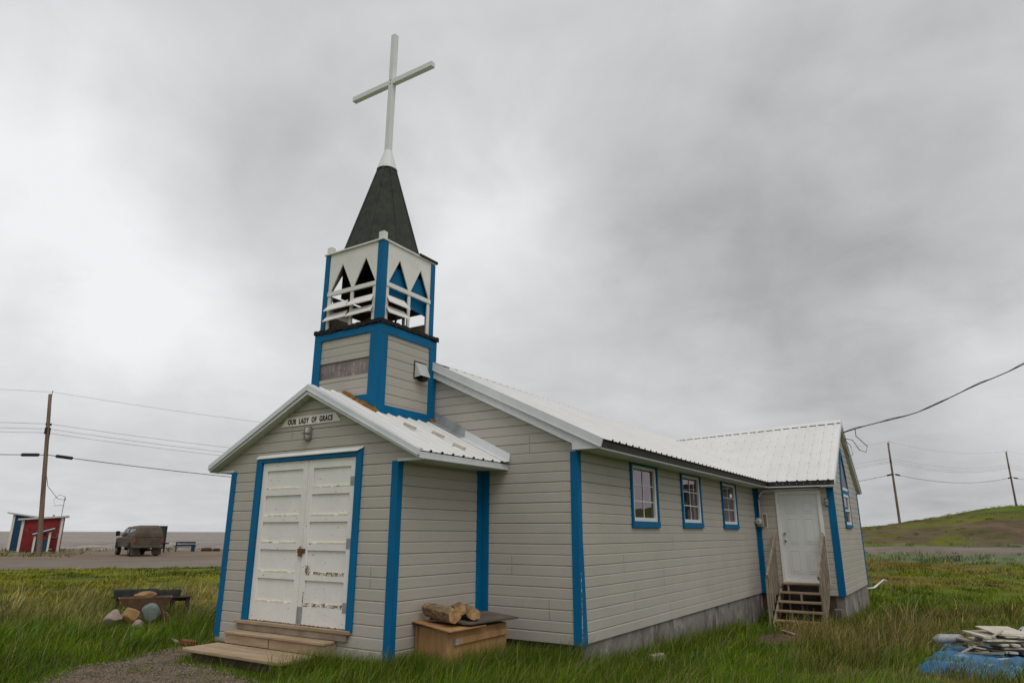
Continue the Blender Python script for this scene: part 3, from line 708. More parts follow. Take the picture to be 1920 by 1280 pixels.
siding(b, SIDE(X3), Y3, Y4, .214, 4.5, lim_wing, holes=[(AW[0] + .08, AW[1] - .08, AW[2] + .08, 2.85)], joints=[(12.7, .35), (14.9, 1.2), (13.9, .9)])
b.box(2.2, X3, Y4, Y4 + .02, .2, 2.75, M['siding'])
b.build('wing_wall', M['siding'], church, recalc=False)
# --- foundation
b = MB()
b.box(X2 - .20, X2 - .015, D1 + .03, Y3 + .1, -.8, .208); b.box(-.15, X2 - .21, 1.91, 2.1, -.5, .206, M['beam']); b.box(X2 - .12, X2 - .012, D1 + .005, D1 + .028, -.3, .207, M['beam'])
b.box(X3 - .20, X3 - .015, Y3 + .03, Y4, -.8, .208); b.box(X2 - .1, X3 - .21, Y3 + .04, Y3 + .2, -.8, .206, M['beam'])
b.box(.02, VW - .02, .03, .2, -.3, .24); b.box(VW - .2, VW - .02, .2, D1, -.3, .24)
b.build('foundation', M['concrete'], church)
# --- blue corner boards (front flange + side flange, butted)
def corner(x, y, z0, z1, fx, fy, wx, wy, t=.030, flare=0, name='corner_trim', parent=church, mat='blue'):
    """fx: +1 the wall corner's outside is +x; flange wx wide on the front (faces -y), wy wide on the side"""
    b = MB(); y0 = y - .012 - t * .6
    xa, xb = (x - wx, x + .012 + t * .6) if fx > 0 else (x - .012 - t * .6, x + wx)
    b.box(xa, xb, y0, y - .002, z0, z1)
    ya, yb = y + .001, y + wy
    xs0, xs1 = (x + .002, x + .012 + t * .6) if fx > 0 else (x - .012 - t * .6, x - .002)
    b.box(xs0, xs1, ya, yb, z0, z1)
    return b.build(name, M[mat], parent, bevel=.002)
corner(0, 0, .17, 2.50, -1, 1, .09, .09); corner(VW, 0, .12, 2.505, 1, 1, .078, .075)
c1 = corner(X2, D1, .205, 2.715, 1, 1, .082, .085)
b = MB(); b.prism([(D1 + .0855, .205), (D1 + .165, .205), (D1 + .0855, 1.5)], lambda a, z, d: (d, a, z), X2 + .004, X2 + .0305); b.build('splayed_edge', M['blue'], c1); 
b = MB(); b.box(X2 + .0305, X2 + .0325, D1 + .004, D1 + .014, .3, 1.1); b.build('paint_crack', M['peel'], c1)
corner(X3, Y3, .205, 2.74, 1, 1, .125, .07)
def inner(x, y, z0, z1, wx, wy):
    b = MB(); b.box(x + .012, x + .035, y - wy, y - .036, z0, z1); b.box(x + .012, x + wx, y - .035, y - .012, z0, z1)
    return b.build('corner_trim', M['blue'], church, bevel=.002)
inner(VW, D1, .17, 2.505, .15, .15); inner(X2, Y3, .208, 2.72, .13, .14)
b = MB(); b.box(X3 + .002, X3 + .032, Y4 - .11, Y4 + .03, .205, 2.78); b.build('corner_trim', M['blue'], church, bevel=.002)

# --- roofs
def poly_rake(b, pts, y0, y1, m=None):
    """pts = closed 2D outline (x,z), extruded along y"""
    b.prism(pts, lambda a, z, d: (a, d, z), y0, y1, m)
b = MB(); cap = MB()
ribbed(b, NAVE_R[0], NAVE_R[1], NE[0], NE[1], cap=cap, start=.30)
ribbed(b, (2.4, 1.76, 4.308), (2.1, 18.1, 4.44), (-.63, 1.76, 2.846), (-.63, 18.1, 2.85))
ribbed(b, (2.1, 13.9, 4.44), (2.1, 18.1, 4.44), (5.43, 13.9, 2.85), (5.43, 18.1, 2.85))
nave_roof = b.build('nave_roof', M['metalwhite'], church, recalc=False)
b = MB()                                                            # ridge cap; a black strip paints the shadow gaps between the ribs
for a0, a1 in (((2.4, 1.74, 4.330), (2.1, 13.75, 4.462)),):
    a0 = Vector(a0); a1 = Vector(a1)
    for sx in (1, -1):
        b.add([a0, a1, a1 + Vector((.16 * sx, 0, -.078)), a0 + Vector((.16 * sx, 0, -.078))], [(0, 1, 2, 3)])
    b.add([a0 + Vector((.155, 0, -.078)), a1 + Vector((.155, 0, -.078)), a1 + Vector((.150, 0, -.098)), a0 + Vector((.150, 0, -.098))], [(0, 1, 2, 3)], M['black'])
b.build('ridge_cap', M['metalwhite'], nave_roof, recalc=False)
b = MB()                                                            # boxed rake of the nave gable
for s in (1, -1):
    X = lambda x: 2.4 + s * (x - 2.4)
    poly_rake(b, [(X(2.4), 4.318), (X(5.43), 2.852), (X(5.40), 2.74), (X(2.4), 4.19)], 1.738, 1.765)
    poly_rake(b, [(X(2.4), 4.195), (X(5.395), 2.74), (X(5.36), 2.725), (X(4.95), 2.725), (X(4.95), 2.815), (X(2.4), 4.055)], 1.766, 1.868, M['metaltrim'])
    b.bar((X(2.4), 1.734, 4.185), (X(5.40), 1.734, 2.736), .012, .014, M['metaltrim'])
for i in range(20):                                                 # screws
    t = (i + .5) / 20; x = 2.45 + 2.9 * t; b.box(x, x + .008, 1.730, 1.738, 4.10 - .4825 * (x - 2.4) + .04, 4.108 - .4825 * (x - 2.4) + .04, M['lampgrey'])
b.build('rake_trim', M['metaltrim'], nave_roof)
b = MB(); b.box(5.385, 5.402, 1.80, 11.18, 2.742, 2.84)
b.build('fascia', M['darkfascia'], nave_roof)
b = MB(); b.box(X2 + .014, 5.36, 1.87, 11.38, 2.722, 2.734); b.box(5.361, 5.384, 1.78, 11.36, 2.716, 2.744, M['metaltrim']); b.build('soffit', M['soffit'], nave_roof)
# wing roof
b = MB(); cap = MB()
ribbed(b, WR[1], WR[0], (6.93, 11.38, WEZ), (2.1, 11.38, WEZ - .01), cap=None, start=.12)
ribbed(b, WR[0], WR[1], (2.1, 16.70, WEZ), (6.93, 16.70, WEZ), start=.12)
q = 6.93 - .12
while q > 5.45:
    b.add([(q - .034, 11.375, WEZ - .012), (q + .034, 11.375, WEZ - .012), (q + .017, 11.375, WEZ + .022), (q - .017, 11.375, WEZ + .022)], [(0, 1, 2, 3)], M['black']); q -= .235
wing_roof = b.build('wing_roof', M['metalwhite'], church, recalc=False)
b = MB(); r0, r1 = Vector(WR[0]), Vector(WR[1])
for sy in (1, -1):
    o1 = Vector((0, .15 * sy, -.10)); up = Vector((0, 0, .028)); b.add([r0 + up, r1 + up + Vector((.01, 0, 0)), r1 + up + o1 + Vector((.01, 0, 0)), r0 + up + o1], [(0, 1, 2, 3)])
    if sy < 0: b.add([r0 + up + o1, r1 + up + o1, r1 + up + o1 + Vector((0, .004, -.022)), r0 + up + o1 + Vector((0, .004, -.022))], [(0, 1, 2, 3)], M['black'])  # black strip paints the shade under the cap edge
q = 6.93 - .12
while q > 2.3:                                                      # ribs break the dark gap
    t = (q - 2.1) / 4.83; zc = 4.45 + .19 * t - .10; b.box(q - .035, q + .035, 13.868, 13.885, zc - .012, zc + .03); q -= .235
b.build('ridge_cap', M['metalwhite'], wing_roof, recalc=False)
b = MB(); b.box(5.405, 6.925, 11.384, 11.40, 2.742, 2.85); 
for i in range(9): b.box(5.6 + i * .16, 5.612 + i * .16, 11.378, 11.384, 2.79, 2.802, M['metaltrim'])
b.build('fascia', M['darkfascia'], wing_roof)
b = MB(); b.box(5.37, 6.90, 11.402, 11.70, 2.722, 2.734); b.box(5.36, 6.91, 11.386, 11.401, 2.716, 2.741, M['metaltrim']); b.box(6.60, 6.90, 11.41, 11.69, 2.700, 2.721, M['metaltrim']); b.build('soffit', M['soffit'], wing_roof)
b = MB(); sl = (4.64 - WEZ) / 2.66
for s in (1, -1):
    Yf = lambda v: 14.04 + s * v
    b.prism([(Yf(0), 4.65), (Yf(2.66), WEZ + .01), (Yf(2.66), WEZ - .09), (Yf(0), 4.50)], lambda a, z, d: (d, a, z), 6.93, 6.95)
    b.prism([(Yf(0), 4.50), (Yf(2.66), WEZ - .10), (Yf(2.50), WEZ - .11), (Yf(0), 4.44)], lambda a, z, d: (d, a, z), 6.828, 6.929, M['soffit'])
b.build('rake_trim', M['metaltrim'], wing_roof)
# vestibule roof
b = MB(); cap = MB(); VE = 3.83
ze = vest_top(VE)
ribbed(b, (1.70, -.15, 3.65), (1.70, 1.866, 3.65), (VE, -.15, ze), (VE, 1.866, ze), cap=cap, start=.22, pitch=.23)
ribbed(b, (1.70, -.15, 3.65), (1.70, 1.866, 3.65), (-.43, -.15, ze), (-.43, 1.866, ze), start=.22, pitch=.23)
vr = b.build('vestibule_roof', M['metalwhite'], church, recalc=False)
b = MB()
for s in (1, -1):
    X = lambda x: 1.70 + s * (x - 1.70)
    poly_rake(b, [(X(1.70), 3.665), (X(VE + .01), ze + .012), (X(VE + .01), ze - .055), (X(1.70), 3.59)], -.172, -.148)
    poly_rake(b, [(X(1.70), 3.59), (X(VE), ze - .055), (X(VE - .02), ze - .085), (X(1.70), 3.525)], -.160, -.140)
    b.bar((X(1.70), -.176, 3.586), (X(VE), -.176, ze - .058), .008, .012)
    # ridge edge roll
    b.bar((X(1.70), -.10, 3.672), (X(VE - .02), -.10, ze + .022), .10, .012, up=(s * .44, 0, .9))
b.build('rake_trim', M['metaltrim'], vr)
b = MB()
for s in (1, -1):
    X = lambda x: 1.70 + s * (x - 1.70)
    poly_rake(b, [(X(1.70), 3.55), (X(VE - .03), ze - .065), (X(VE - .03), ze - .078), (X(1.70), 3.537)], -.139, -.014)
    b.box(min(X(VW + .014), X(VE - .005)), max(X(VW + .014), X(VE - .005)), -.03, 1.86, ze - .094, ze - .082)
b.build('soffit', M['soffit'], vr)
for s in (1, -1):
    b = MB()
    X = lambda x: 1.70 + s * (x - 1.70)
    b.box(min(X(VE - .022), X(VE - .004)), max(X(VE - .022), X(VE - .004)), -.138, 1.86, ze - .096, ze - .012)
    b.box(min(X(VE - .003), X(VE + .004)), max(X(VE - .003), X(VE + .004)), -.136, 1.858, ze - .096, ze - .080)
    b.box(min(X(VW + .02), X(VE - .023)), max(X(VW + .02), X(VE - .023)), -.034, -.031, ze - .105, ze - .070)
    b.build('fascia', M['metaltrim'], vr)
b = MB()
def flash(b, x0, x1, hgt, m):
    b.add([(x0, 1.70, vest_top(x0) + .027), (x1, 1.70, vest_top(x1) + .027), (x1, 1.835, vest_top(x1) + .045), (x0, 1.835, vest_top(x0) + .045), (x0, 1.857, vest_top(x0) + hgt), (x1, 1.857, vest_top(x1) + hgt * .96)],
          [(0, 1, 2, 3), (3, 2, 5, 4)], m)
flash(b, 2.40, 3.04, .20, None); flash(b, 3.02, 3.87, .165, M['metaltrim'])
b.build('wall_flashing', M['galv'], vr, recalc=False)
for (x, y) in ((2.98, .62), (3.14, 1.06), (3.55, 1.03)):
    b = MB(); nrm = Vector((.44, 0, .9)); c = Vector((x, y, vest_top(x) + .045))
    b.bar(c - Vector((.075, .04, -.037)), c + Vector((.075, .04, -.037)), .07, .035, None, up=(.44, 0, .9)); b.build('roof_block', M['board'], vr)
b = MB(); rr = random.Random(3)
for i in range(150):                                                # orange lichen along the tower foot
    t = rr.random(); x = 1.72 + .70 * t; s = .005 + .011 * rr.random() * (1 + t); p = Vector((x + rr.gauss(0, .012), .515 - abs(rr.gauss(0, .012)), vest_top(x) + .012 + rr.random() * .03))
    b.box(p.x - s, p.x + s, p.y - s, p.y + s, p.z - s, p.z + s, None)
b.build('lichen', M['moss'], vr); b = MB()
for i in range(26):
    y = 1.72 + rr.random() * .1; x = 2.41 + rr.random() * .03; s = .008 + .012 * rr.random(); b.box(x - s, x + s, y - s, y + s, vest_top(x) + .01, vest_top(x) + .03 + 2 * s)
b.build('lichen', M['moss'], vr)

# --- tower
TX0, TX1, TY0, TY1, TZ = 1.002, 2.391, .538, 1.807, 4.66
b = MB()
siding(b, FRONT(TY0), TX0, TX1, 3.1, TZ, phase=3.15, holes=[(1.14, 2.22, 3.91, 4.17)], off=.013)
siding(b, SIDE(TX1), TY0, TY1, 3.1, TZ, phase=3.19, off=.013)
siding(b, lambda a, z, o: (TX0 - o, a, z), TY0, TY1, 3.1, TZ, phase=3.19)
siding(b, lambda a, z, o: (a, TY1 + o, z), TX0, TX1, 3.1, TZ, phase=3.19)
tower = b.build('tower_wall', M['siding'], church, recalc=False)
b = MB(); b.box(1.10, 2.25, TY0 + .012, TY0 + .03, 3.88, 4.20)
b.build('plastic_covering', M['plastic'], tower)
def bx(name, mat, parent, *boxes, bevel=.002):
    b = MB()
    for q in boxes: b.box(*q)
    return b.build(name, M[mat], parent, bevel=bevel)
fy = (TY0 - .038, TY0 - .013); sx = (TX1 + .013, TX1 + .038)
bx('corner_trim', 'blue', tower, (TX0 - .02, 1.14, *fy, 3.2, 4.545))
bx('corner_trim', 'blue', tower, (2.215, 2.298, *fy, 3.25, 4.545), (2.301, TX1 + .037, fy[0] - .003, fy[1], 3.25, 4.66))
bx('corner_trim', 'blue', tower, (*sx, TY0 - .012, .668, 3.22, 4.52)); bx('corner_trim', 'blue', tower, (*sx, 1.665, TY1 + .02, 3.22, 4.52))
bx('trim_band', 'blue', tower, (TX0 - .02, 2.299, *fy, 4.546, 4.66)); bx('trim_band', 'blue', tower, (*sx, TY0 - .012, TY1 + .02, 4.522, 4.66))
bx('trim_band', 'blue', tower, (*sx, .669, 1.664, 3.305, 3.425)); bx('trim_band', 'blue', tower, (1.5, 2.214, *fy, 3.35, 3.585))
b = MB(); rr = random.Random(5)                                     # ragged tar-paper ledge
def ragged(b, p0, p1, zt, rr, out):
    n = 44; a0 = Vector(p0); a1 = Vector(p1)
    top = []; bot = []
    for i in range(n + 1):
        p = a0.lerp(a1, i / n); top.append(p + Vector((0, 0, zt + rr.uniform(-.016, .006)))); bot.append(p + Vector((0, 0, 4.665 + rr.uniform(-.016, .018))))
    o = Vector(out)
    for i in range(n): b.add([bot[i], bot[i + 1], top[i + 1], top[i], bot[i] - o, bot[i + 1] - o, top[i + 1] - o, top[i] - o], [(0, 1, 2, 3), (3, 2, 6, 7), (0, 4, 5, 1)])
Lx0, Lx1, Ly0, Ly1 = TX0 - .035, TX1 + .058, TY0 - .058, TY1 + .05
ragged(b, (Lx0, Ly0, 0), (Lx1, Ly0, 0), 4.735, rr, (0, -.2, 0)); ragged(b, (Lx1, Ly0, 0), (Lx1, Ly1, 0), 4.735, rr, (.2, 0, 0))
ragged(b, (Lx0, Ly0, 0), (Lx0, Ly1, 0), 4.735, rr, (-.2, 0, 0)); ragged(b, (Lx0, Ly1, 0), (Lx1, Ly1, 0), 4.735, rr, (0, .2, 0))
b.box(Lx0 + .01, Lx1 - .01, Ly0 + .01, Ly1 - .01, 4.69, 4.725)
b.build('tar_ledge', M['black'], tower, recalc=False)
b = MB()                                                            # vent hood
b.box(TX1 + .014, TX1 + .024, 1.305, 1.59, 3.955, 4.24, M['black'])
b.add([(TX1 + .024, 1.32, 4.22), (TX1 + .024, 1.57, 4.22), (TX1 + .024, 1.57, 3.97), (TX1 + .024, 1.32, 3.97), (TX1 + .07, 1.34, 4.19), (TX1 + .07, 1.55, 4.19), (TX1 + .15, 1.56, 3.99), (TX1 + .15, 1.33, 3.99)],
      [(0, 4, 5, 1), (4, 7, 6, 5), (0, 3, 7, 4), (1, 5, 6, 2)])
b.box(TX1 + .03, TX1 + .13, 1.40, 1.52, 3.93, 3.98, M['black'])
b.build('vent_hood', M['roofgrey'], tower)
# --- belfry
BX0, BX1, BY0, BY1, BZ0, BZ1 = 1.076, 2.327, .557, 1.789, 4.735, 6.045
belfry = MB(); belfry.box(BX0 + .02, BX1 - .02, BY0 + .02, BY1 - .02, 4.74, 4.755, M['black'])
belfry.box(BX0 + .01, BX1 - .01, BY0 + .01, BY1 - .01, 6.00, 6.03, M['louvwood'])
for q in range(5): belfry.box(BX0 + .1 + q * .25, BX0 + .14 + q * .25, BY0 + .03, BY1 - .03, 5.92, 6.0, M['louvwood'])
bel = belfry.build('belfry', M['louvwood'], church)
bw = BX1 - BX0
def face(fn, L0, L1, left_slats, right_slats, blueback, nm):
    """fn(a,z,o) with a from L0 to L1 left to right as seen from outside"""
    s = L1 - L0; A = lambda t: L0 + s * t
    b = MB()
    def P(poly, o0=.0, o1=.018, m=None): b.prism(poly, lambda a, z, d: fn(A(a), z, d), o0, o1, m)
    a0, a1 = .07, .93; mid = .5
    t1 = (.115, .305, .49); t2 = (.535, .72, .905)
    P([(a0, 5.83), (a1, 5.83), (a1, 6.04), (a0, 6.04)])
    P([(a0, 5.38), (t1[0], 5.39), (t1[1], 5.829), (a0, 5.829)]); P([(t1[1], 5.829), (t1[2], 5.39), (t2[0], 5.39), (t2[1], 5.829)]); P([(t2[1], 5.829), (t2[2], 5.39), (a1, 5.38), (a1, 5.829)])
    pn = b.build('arch_panel', M['white'], bel)
    b = MB(); P([(a0, 5.31), (a1, 5.31), (a1, 5.378), (a0, 5.378)], 0, .035)
    P([(a0, 4.74), (a0 + .055, 4.74), (a0 + .055, 5.309), (a0, 5.309)], 0, .02); P([(a1 - .055, 4.74), (a1, 4.74), (a1, 5.309), (a1 - .055, 5.309)], 0, .02)
    P([(.487, 4.74), (.535, 4.74), (.535, 5.309), (.487, 5.309)], 0, .022)
    b.build('louver_frame', M['white'], bel)
    for (p, q, on) in ((.075, .478, left_slats), (.482, .925, right_slats)):
        for j, zz in enumerate((5.065, 4.89)):
            if not on[j]: continue
            b = MB(); pa, qa = A(p), A(q)
            v = [fn(pa, zz - .03, .10), fn(qa, zz - .03 + .012 * j, .10), fn(qa - .05 * s / abs(s), zz + .105, .0), fn(pa + .03 * s / abs(s), zz + .10, .0)]
            v += [tuple(Vector(k) + Vector((0, 0, .018))) for k in v]
            b.add(v, [(0, 1, 2, 3), (4, 7, 6, 5), (0, 4, 5, 1), (1, 5, 6, 2), (2, 6, 7, 3), (3, 7, 4, 0)]); b.build('louver_slat', M['white'], bel)
    if blueback:
        for (p, q) in ((.08, .49), (.53, .92)):
            b = MB(); P([(p, 5.20), (q, 5.16), (q, 5.70), (p, 5.72)], -.07, -.05)
            P([(p, 5.13), (q, 5.09), (q, 5.15), (p, 5.19)], -.055, -.04); b.build('blue_backing_board', M['blue'], bel)
face(lambda a, z, o: (a, BY0 - o, z), BX0, BX1, (1, 1), (1, 1), False, 'front')
face(lambda a, z, o: (BX1 + o, a, z), BY0, BY1, (1, 1), (0, 0), True, 'side')
face(lambda a, z, o: (BX0 - o, a, z), BY1, BY0, (0, 1), (1, 1), False, 'left')
face(lambda a, z, o: (a, BY1 + o, z), BX1, BX0, (0, 0), (0, 0), False, 'back')
b = MB(); b.box(1.2, 2.2, 1.74, 1.76, 4.76, 4.98, M['wood']); b.box(1.13, 1.15, .65, 1.6, 4.76, 5.0, M['wood']); b.box(1.25, 2.2, 1.73, 1.75, 5.36, 5.58, M['louvwood']); b.box(1.11, 1.13, .7, 1.7, 5.12, 5.34, M['louvwood'])
b.box(BX0 + .06, BX1 - .06, 1.70, 1.72, 5.16, 5.99, M['louvwood']); b.box(1.12, 1.135, BY0 + .30, BY1 - .06, 5.38, 5.99, M['louvwood']); b.box(1.3, 2.2, 1.66, 1.69, 5.60, 5.68, M['wood'])
b.build('inner_boards', M['wood'], bel)
def post(xa, xb, ya, yb, **k): return bx('corner_post', 'blue', bel, (xa, xb, ya, yb, 4.742, 6.03))
post(BX0 - .018, BX0 + .075, BY0 - .032, BY0 - .004); post(BX1 - .085, BX1 + .030, BY0 - .032, BY0 - .004)
post(BX1 + .004, BX1 + .030, BY0 - .003, BY0 + .085); post(BX1 + .004, BX1 + .030, BY1 - .085, BY1 + .02)
post(BX0 - .03, BX0 - .004, BY0 - .003, BY0 + .085); post(BX0 - .03, BX0 - .004, BY1 - .085, BY1 + .02); post(BX0 + .0, BX0 + .085, BY1 + .004, BY1 + .03); post(BX1 - .085, BX1, BY1 + .004, BY1 + .03)
bx('roof_plate', 'white', bel, (BX0 - .045, BX1 + .045, BY0 - .05, BY1 + .03, 6.046, 6.072)); bx('tar_edge', 'black', bel, (BX1 - .02, BX1 + .06, BY1 - .42, BY1 + .05, 6.060, 6.105))
bx('post_stub', 'white', bel, (BX1 - .085, BX1 + .02, BY0 - .03, BY0 + .06, 6.073, 6.20)); bx('post_stub', 'white', bel, (BX0 - .0, BX0 + .10, BY0 - .03, BY0 + .06, 6.073, 6.19)); 
b = MB()                                                            # remains of the bell frame
for (p, q) in (((1.85, .8, 4.76), (2.15, 1.0, 5.12)), ((2.2, .8, 4.76), (1.95, 1.05, 5.10)), ((2.0, .75, 4.76), (2.25, .95, 5.0)), ((2.1, 1.1, 4.76), (2.2, 1.2, 5.15))): b.tube([p, Vector(p).lerp(Vector(q), .5) + Vector((.03, -.03, .02)), q], .018, 6)
b.bar((1.5, .75, 4.80), (1.9, 1.5, 5.30), .06, .03); b.bar((1.3, .9, 4.78), (2.2, .80, 4.98), .05, .03); b.bar((1.25, 1.3, 5.25), (2.2, 1.2, 5.05), .05, .04)
b.tube([(2.0 + .17 * math.cos(t), .95, 4.95 + .17 * math.sin(t)) for t in [i * .35 for i in range(19)]], .016, 6)
b.build('bell_frame', M['rust'], bel)
# --- spire and cross
SXC, SYC = 1.70, 1.17
b = MB(); R0, R1, z0, z1 = .665, .155, 6.075, 7.80
rings = []
for k in range(8):
    t0 = (k + .5) * math.pi / 4; t1 = (k + 1.5) * math.pi / 4
    nz = 12; vs = []
    for i in range(nz + 1):
        f = i / nz; r = R0 + (R1 - R0) * f; z = z0 + (z1 - z0) * f
        vs += [(SXC + r * math.cos(t0), SYC + r * math.sin(t0), z), (SXC + r * math.cos(t1), SYC + r * math.sin(t1), z)]
    b.add(vs, [(2 * i, 2 * i + 1, 2 * i + 3, 2 * i + 2) for i in range(nz)])
    b.bar(Vector(vs[0]), Vector(vs[-2]), .045, .012, None, up=(math.cos(t0), math.sin(t0), .3))
spire = b.build('spire', M['shingle'], church)
b = MB(); b.tube([(SXC, SYC, 7.76), (SXC, SYC, 7.80), (SXC, SYC, 8.13), (SXC, SYC, 8.16)], [.185, .175, .075, .055], 16); b.build('spire_cap', M['cleanwhite'], spire, smooth=False)
b = MB(); b.box(SXC - .050, SXC + .050, SYC - .050, SYC + .050, 8.05, 10.60); b.add([(SXC - .050, SYC - .050, 10.6), (SXC + .050, SYC - .050, 10.6), (SXC + .050, SYC + .050, 10.6), (SXC - .050, SYC + .050, 10.6), (SXC, SYC, 10.64)], [(0, 1, 4), (1, 2, 4), (2, 3, 4), (3, 0, 4)])
b.box(SXC - .97, SXC - .0505, SYC - .047, SYC + .047, 9.515, 9.615); b.box(SXC + .0505, SXC + .97, SYC - .047, SYC + .047, 9.515, 9.615)
for dz in (9.53, 9.60): b.box(SXC - .012, SXC + .012, SYC - .058, SYC - .051, dz - .01, dz + .01, M['lampgrey'])
b.build('cross', M['cleanwhite'], church, bevel=.006)

# --- double door
DX0, DX1, DZ0, DZ1 = .69, 2.64, .435, 2.605
ddoor = bx('double_door', 'blue', church, (.575, .689, -.048, .02, .42, 2.655), (2.641, 2.75, -.048, .02, .42, 2.70), (.69, 2.64, -.046, .02, 2.606, 2.66), bevel=.003)
split = 1.685
for (lx0, lx1, right) in ((DX0 + .008, split - .004, False), (split + .004, DX1 - .008, True)):
    b = MB(); H = DZ1 - DZ0 - .01; top = DZ1 - .004; w = lx1 - lx0; st = .105
    b.box(lx0, lx1, .012, .03, DZ0, top)
    b.box(lx0, lx0 + st, -.012, .0115, DZ0, top); b.box(lx1 - st, lx1, -.012, .0115, DZ0, top)
    edges = [0, .057, .176, .222, .350, .393, .520, .566, .700, .745, .882, 1.0]
    for e0, e1 in ((0, 1), (2, 3), (4, 5), (6, 7), (8, 9), (10, 11)):
        zt_ = top - H * edges[e0]; zb_ = top - H * edges[e1]
        b.box(lx0 + st + .0005, lx1 - st - .0005, -.0115, .0112, zb_, zt_)
    leaf = b.build('door_leaf', M['doorpaint'], ddoor, bevel=.003)
    c = MB()
    rr = random.Random(9 + right)
    for e in (2, 4, 6, 8, 10):                                      # cracked cream caulk / bare wood on the rail tops
        zt_ = top - H * edges[e]; x = lx0 + st + .01
        bare = right and e in (8, 10)  # bare wood shows where the paint has gone
        while x < lx1 - st - .03:
            l = rr.uniform(.02, .09)
            if rr.random() < .86: c.box(x, min(x + l, lx1 - st - .005), -.0135, .010, zt_ - (.022 if bare else .008) * rr.uniform(.5, 1.4), zt_ + (.018 if bare else .010) * rr.uniform(.4, 1.2), M['peel'] if bare or rr.random() < .12 else M['cream'])
            x += l
    c.box(lx0 + .02, lx1 - .03, -.0142, -.0122, DZ0, DZ0 + .012, M['peel'])
    if right: c.box(lx0 + .098, lx0 + .15, -.0140, -.0125, DZ0 + .66, DZ0 + .75, M['peel']); c.box(lx0 + .085, lx0 + .105, -.0142, -.0122, DZ0 + .05, DZ0 + .42, M['peel'])
    c.build('cracked_paint', M['cream'], leaf)
for (x0, x1, z0_, z1_) in ((2.535, 2.625, 2.22, 2.34), (2.535, 2.63, 1.41, 1.54), (2.54, 2.63, .63, .75), (1.69, 1.79, .45, .66)):
    bx('metal_plate', 'galv', ddoor, (x0, x1, -.017, -.0135, z0_, z1_), bevel=0)
b = MB(); b.box(1.61, 1.76, -.028, -.0125, 1.345, 1.40); b.box(1.65, 1.715, -.05, -.029, 1.30, 1.385); b.tube([(1.665, -.04, 1.385), (1.668, -.04, 1.42), (1.682, -.04, 1.432), (1.697, -.04, 1.42), (1.70, -.04, 1.385)], .007, 6)
b.build('rusty_hasp', M['rust'], ddoor, bevel=.004)
for z in (2.30, 1.45, .68): bx('hinge', 'rust', ddoor, (.688, .70, -.022, .0, z - .05, z + .05))
b = MB(); b.add([(.57, -.014, 2.72), (2.70, -.014, 2.735), (2.70, -.075, 2.675), (.57, -.06, 2.672), (.57, -.058, 2.660), (2.70, -.073, 2.666), (2.76, -.05, 2.705), (2.76, -.014, 2.735)], [(0, 1, 2, 3), (3, 2, 5, 4), (1, 7, 6, 2)])
b.build('drip_flashing', M['white'], ddoor, recalc=False)
# --- sign
b = MB(); b.prism([(1.03, 3.108), (2.285, 3.108), (2.168, 3.238), (1.143, 3.238)], lambda a, z, d: (a, d, z), -.034, -.014)
sign = b.build('name_sign', M['signwhite'], church, bevel=.002)
def text(body, width, height, loc, parent, mat, name='lettering', bold=.012, spacing=1.0):
    cu = bpy.data.curves.new(name, 'FONT'); cu.body = body; cu.size = 1; cu.extrude = .004; cu.offset = bold; cu.space_character = spacing; cu.align_x = 'CENTER'; cu.align_y = 'CENTER'
    o = bpy.data.objects.new(name, cu); COL.objects.link(o); bpy.context.view_layer.update()
    me = bpy.data.meshes.new_from_object(o); bpy.data.objects.remove(o)
    co = np.array([v.co[:] for v in me.vertices]); mn, mx = co.min(0), co.max(0); c = (mn + mx) / 2
    for v in me.vertices:
        x, y, z = v.co; v.co = (loc[0] + (x - c[0]) * width / (mx[0] - mn[0]), loc[1] - (z - c[2]) * .6, loc[2] + (y - c[1]) * height / (mx[1] - mn[1]))
    me.materials.clear(); me.materials.append(mat); me.update()
    t = bpy.data.objects.new(name, me); COL.objects.link(t); t.parent = parent
    off = Vector((0, 0, 0)); p = parent
    while p is not None: off += p.location; p = p.parent
    t.location = -off; return t
text('OUR  LADY  OF  GRACE', .935, .082, (1.655, -.0365, 3.172), sign, M['ink'], spacing=1.18, bold=.03)
def bulkhead(cx, y, cz, w, h, parent):
    """oval wall lamp facing -y"""
    b = MB(); n = 20
    def oval(rw, rh, yy): return [(cx + rw * math.copysign(abs(math.cos(t)) ** .6, math.cos(t)), yy, cz + rh * math.copysign(abs(math.sin(t)) ** .6, math.sin(t))) for t in [2 * math.pi * i / n for i in range(n)]]
    def loft(b, rings, m=None):
        vs = [p for r in rings for p in r]; fs = [(i * n + j, i * n + (j + 1) % n, (i + 1) * n + (j + 1) % n, (i + 1) * n + j) for i in range(len(rings) - 1) for j in range(n)] + [tuple(range(n)), tuple(range((len(rings) - 1) * n, len(rings) * n))]
        b.add(vs, fs, m)
    loft(b, [oval(w / 2, h / 2, y), oval(w / 2, h / 2, y - .03), oval(w / 2 - .01, h / 2 - .01, y - .045)])
    lamp = b.build('wall_lamp', M['lampgrey'], parent, bevel=0)
    b = MB(); loft(b, [oval(w / 2 - .018, h / 2 - .022, y - .045), oval(w / 2 - .022, h / 2 - .03, y - .075), oval(w / 2 - .05, h / 2 - .07, y - .09)]); b.build('lens', M['lampglass'], lamp, smooth=False)
    b = MB(); loft(b, [oval(w / 2 - .004, .014, y - .046), oval(w / 2 - .01, .012, y - .098)]); b.bar((cx, y - .094, cz - h / 2 + .02), (cx, y - .094, cz + h / 2 - .02), .012, .010); b.build('guard', M['lampgrey'], lamp)
    return lamp
bulkhead(1.645, -.014, 2.975, .125, .22, church); bulkhead(6.665, Y3 - .014, 2.35, .10, .20, church)

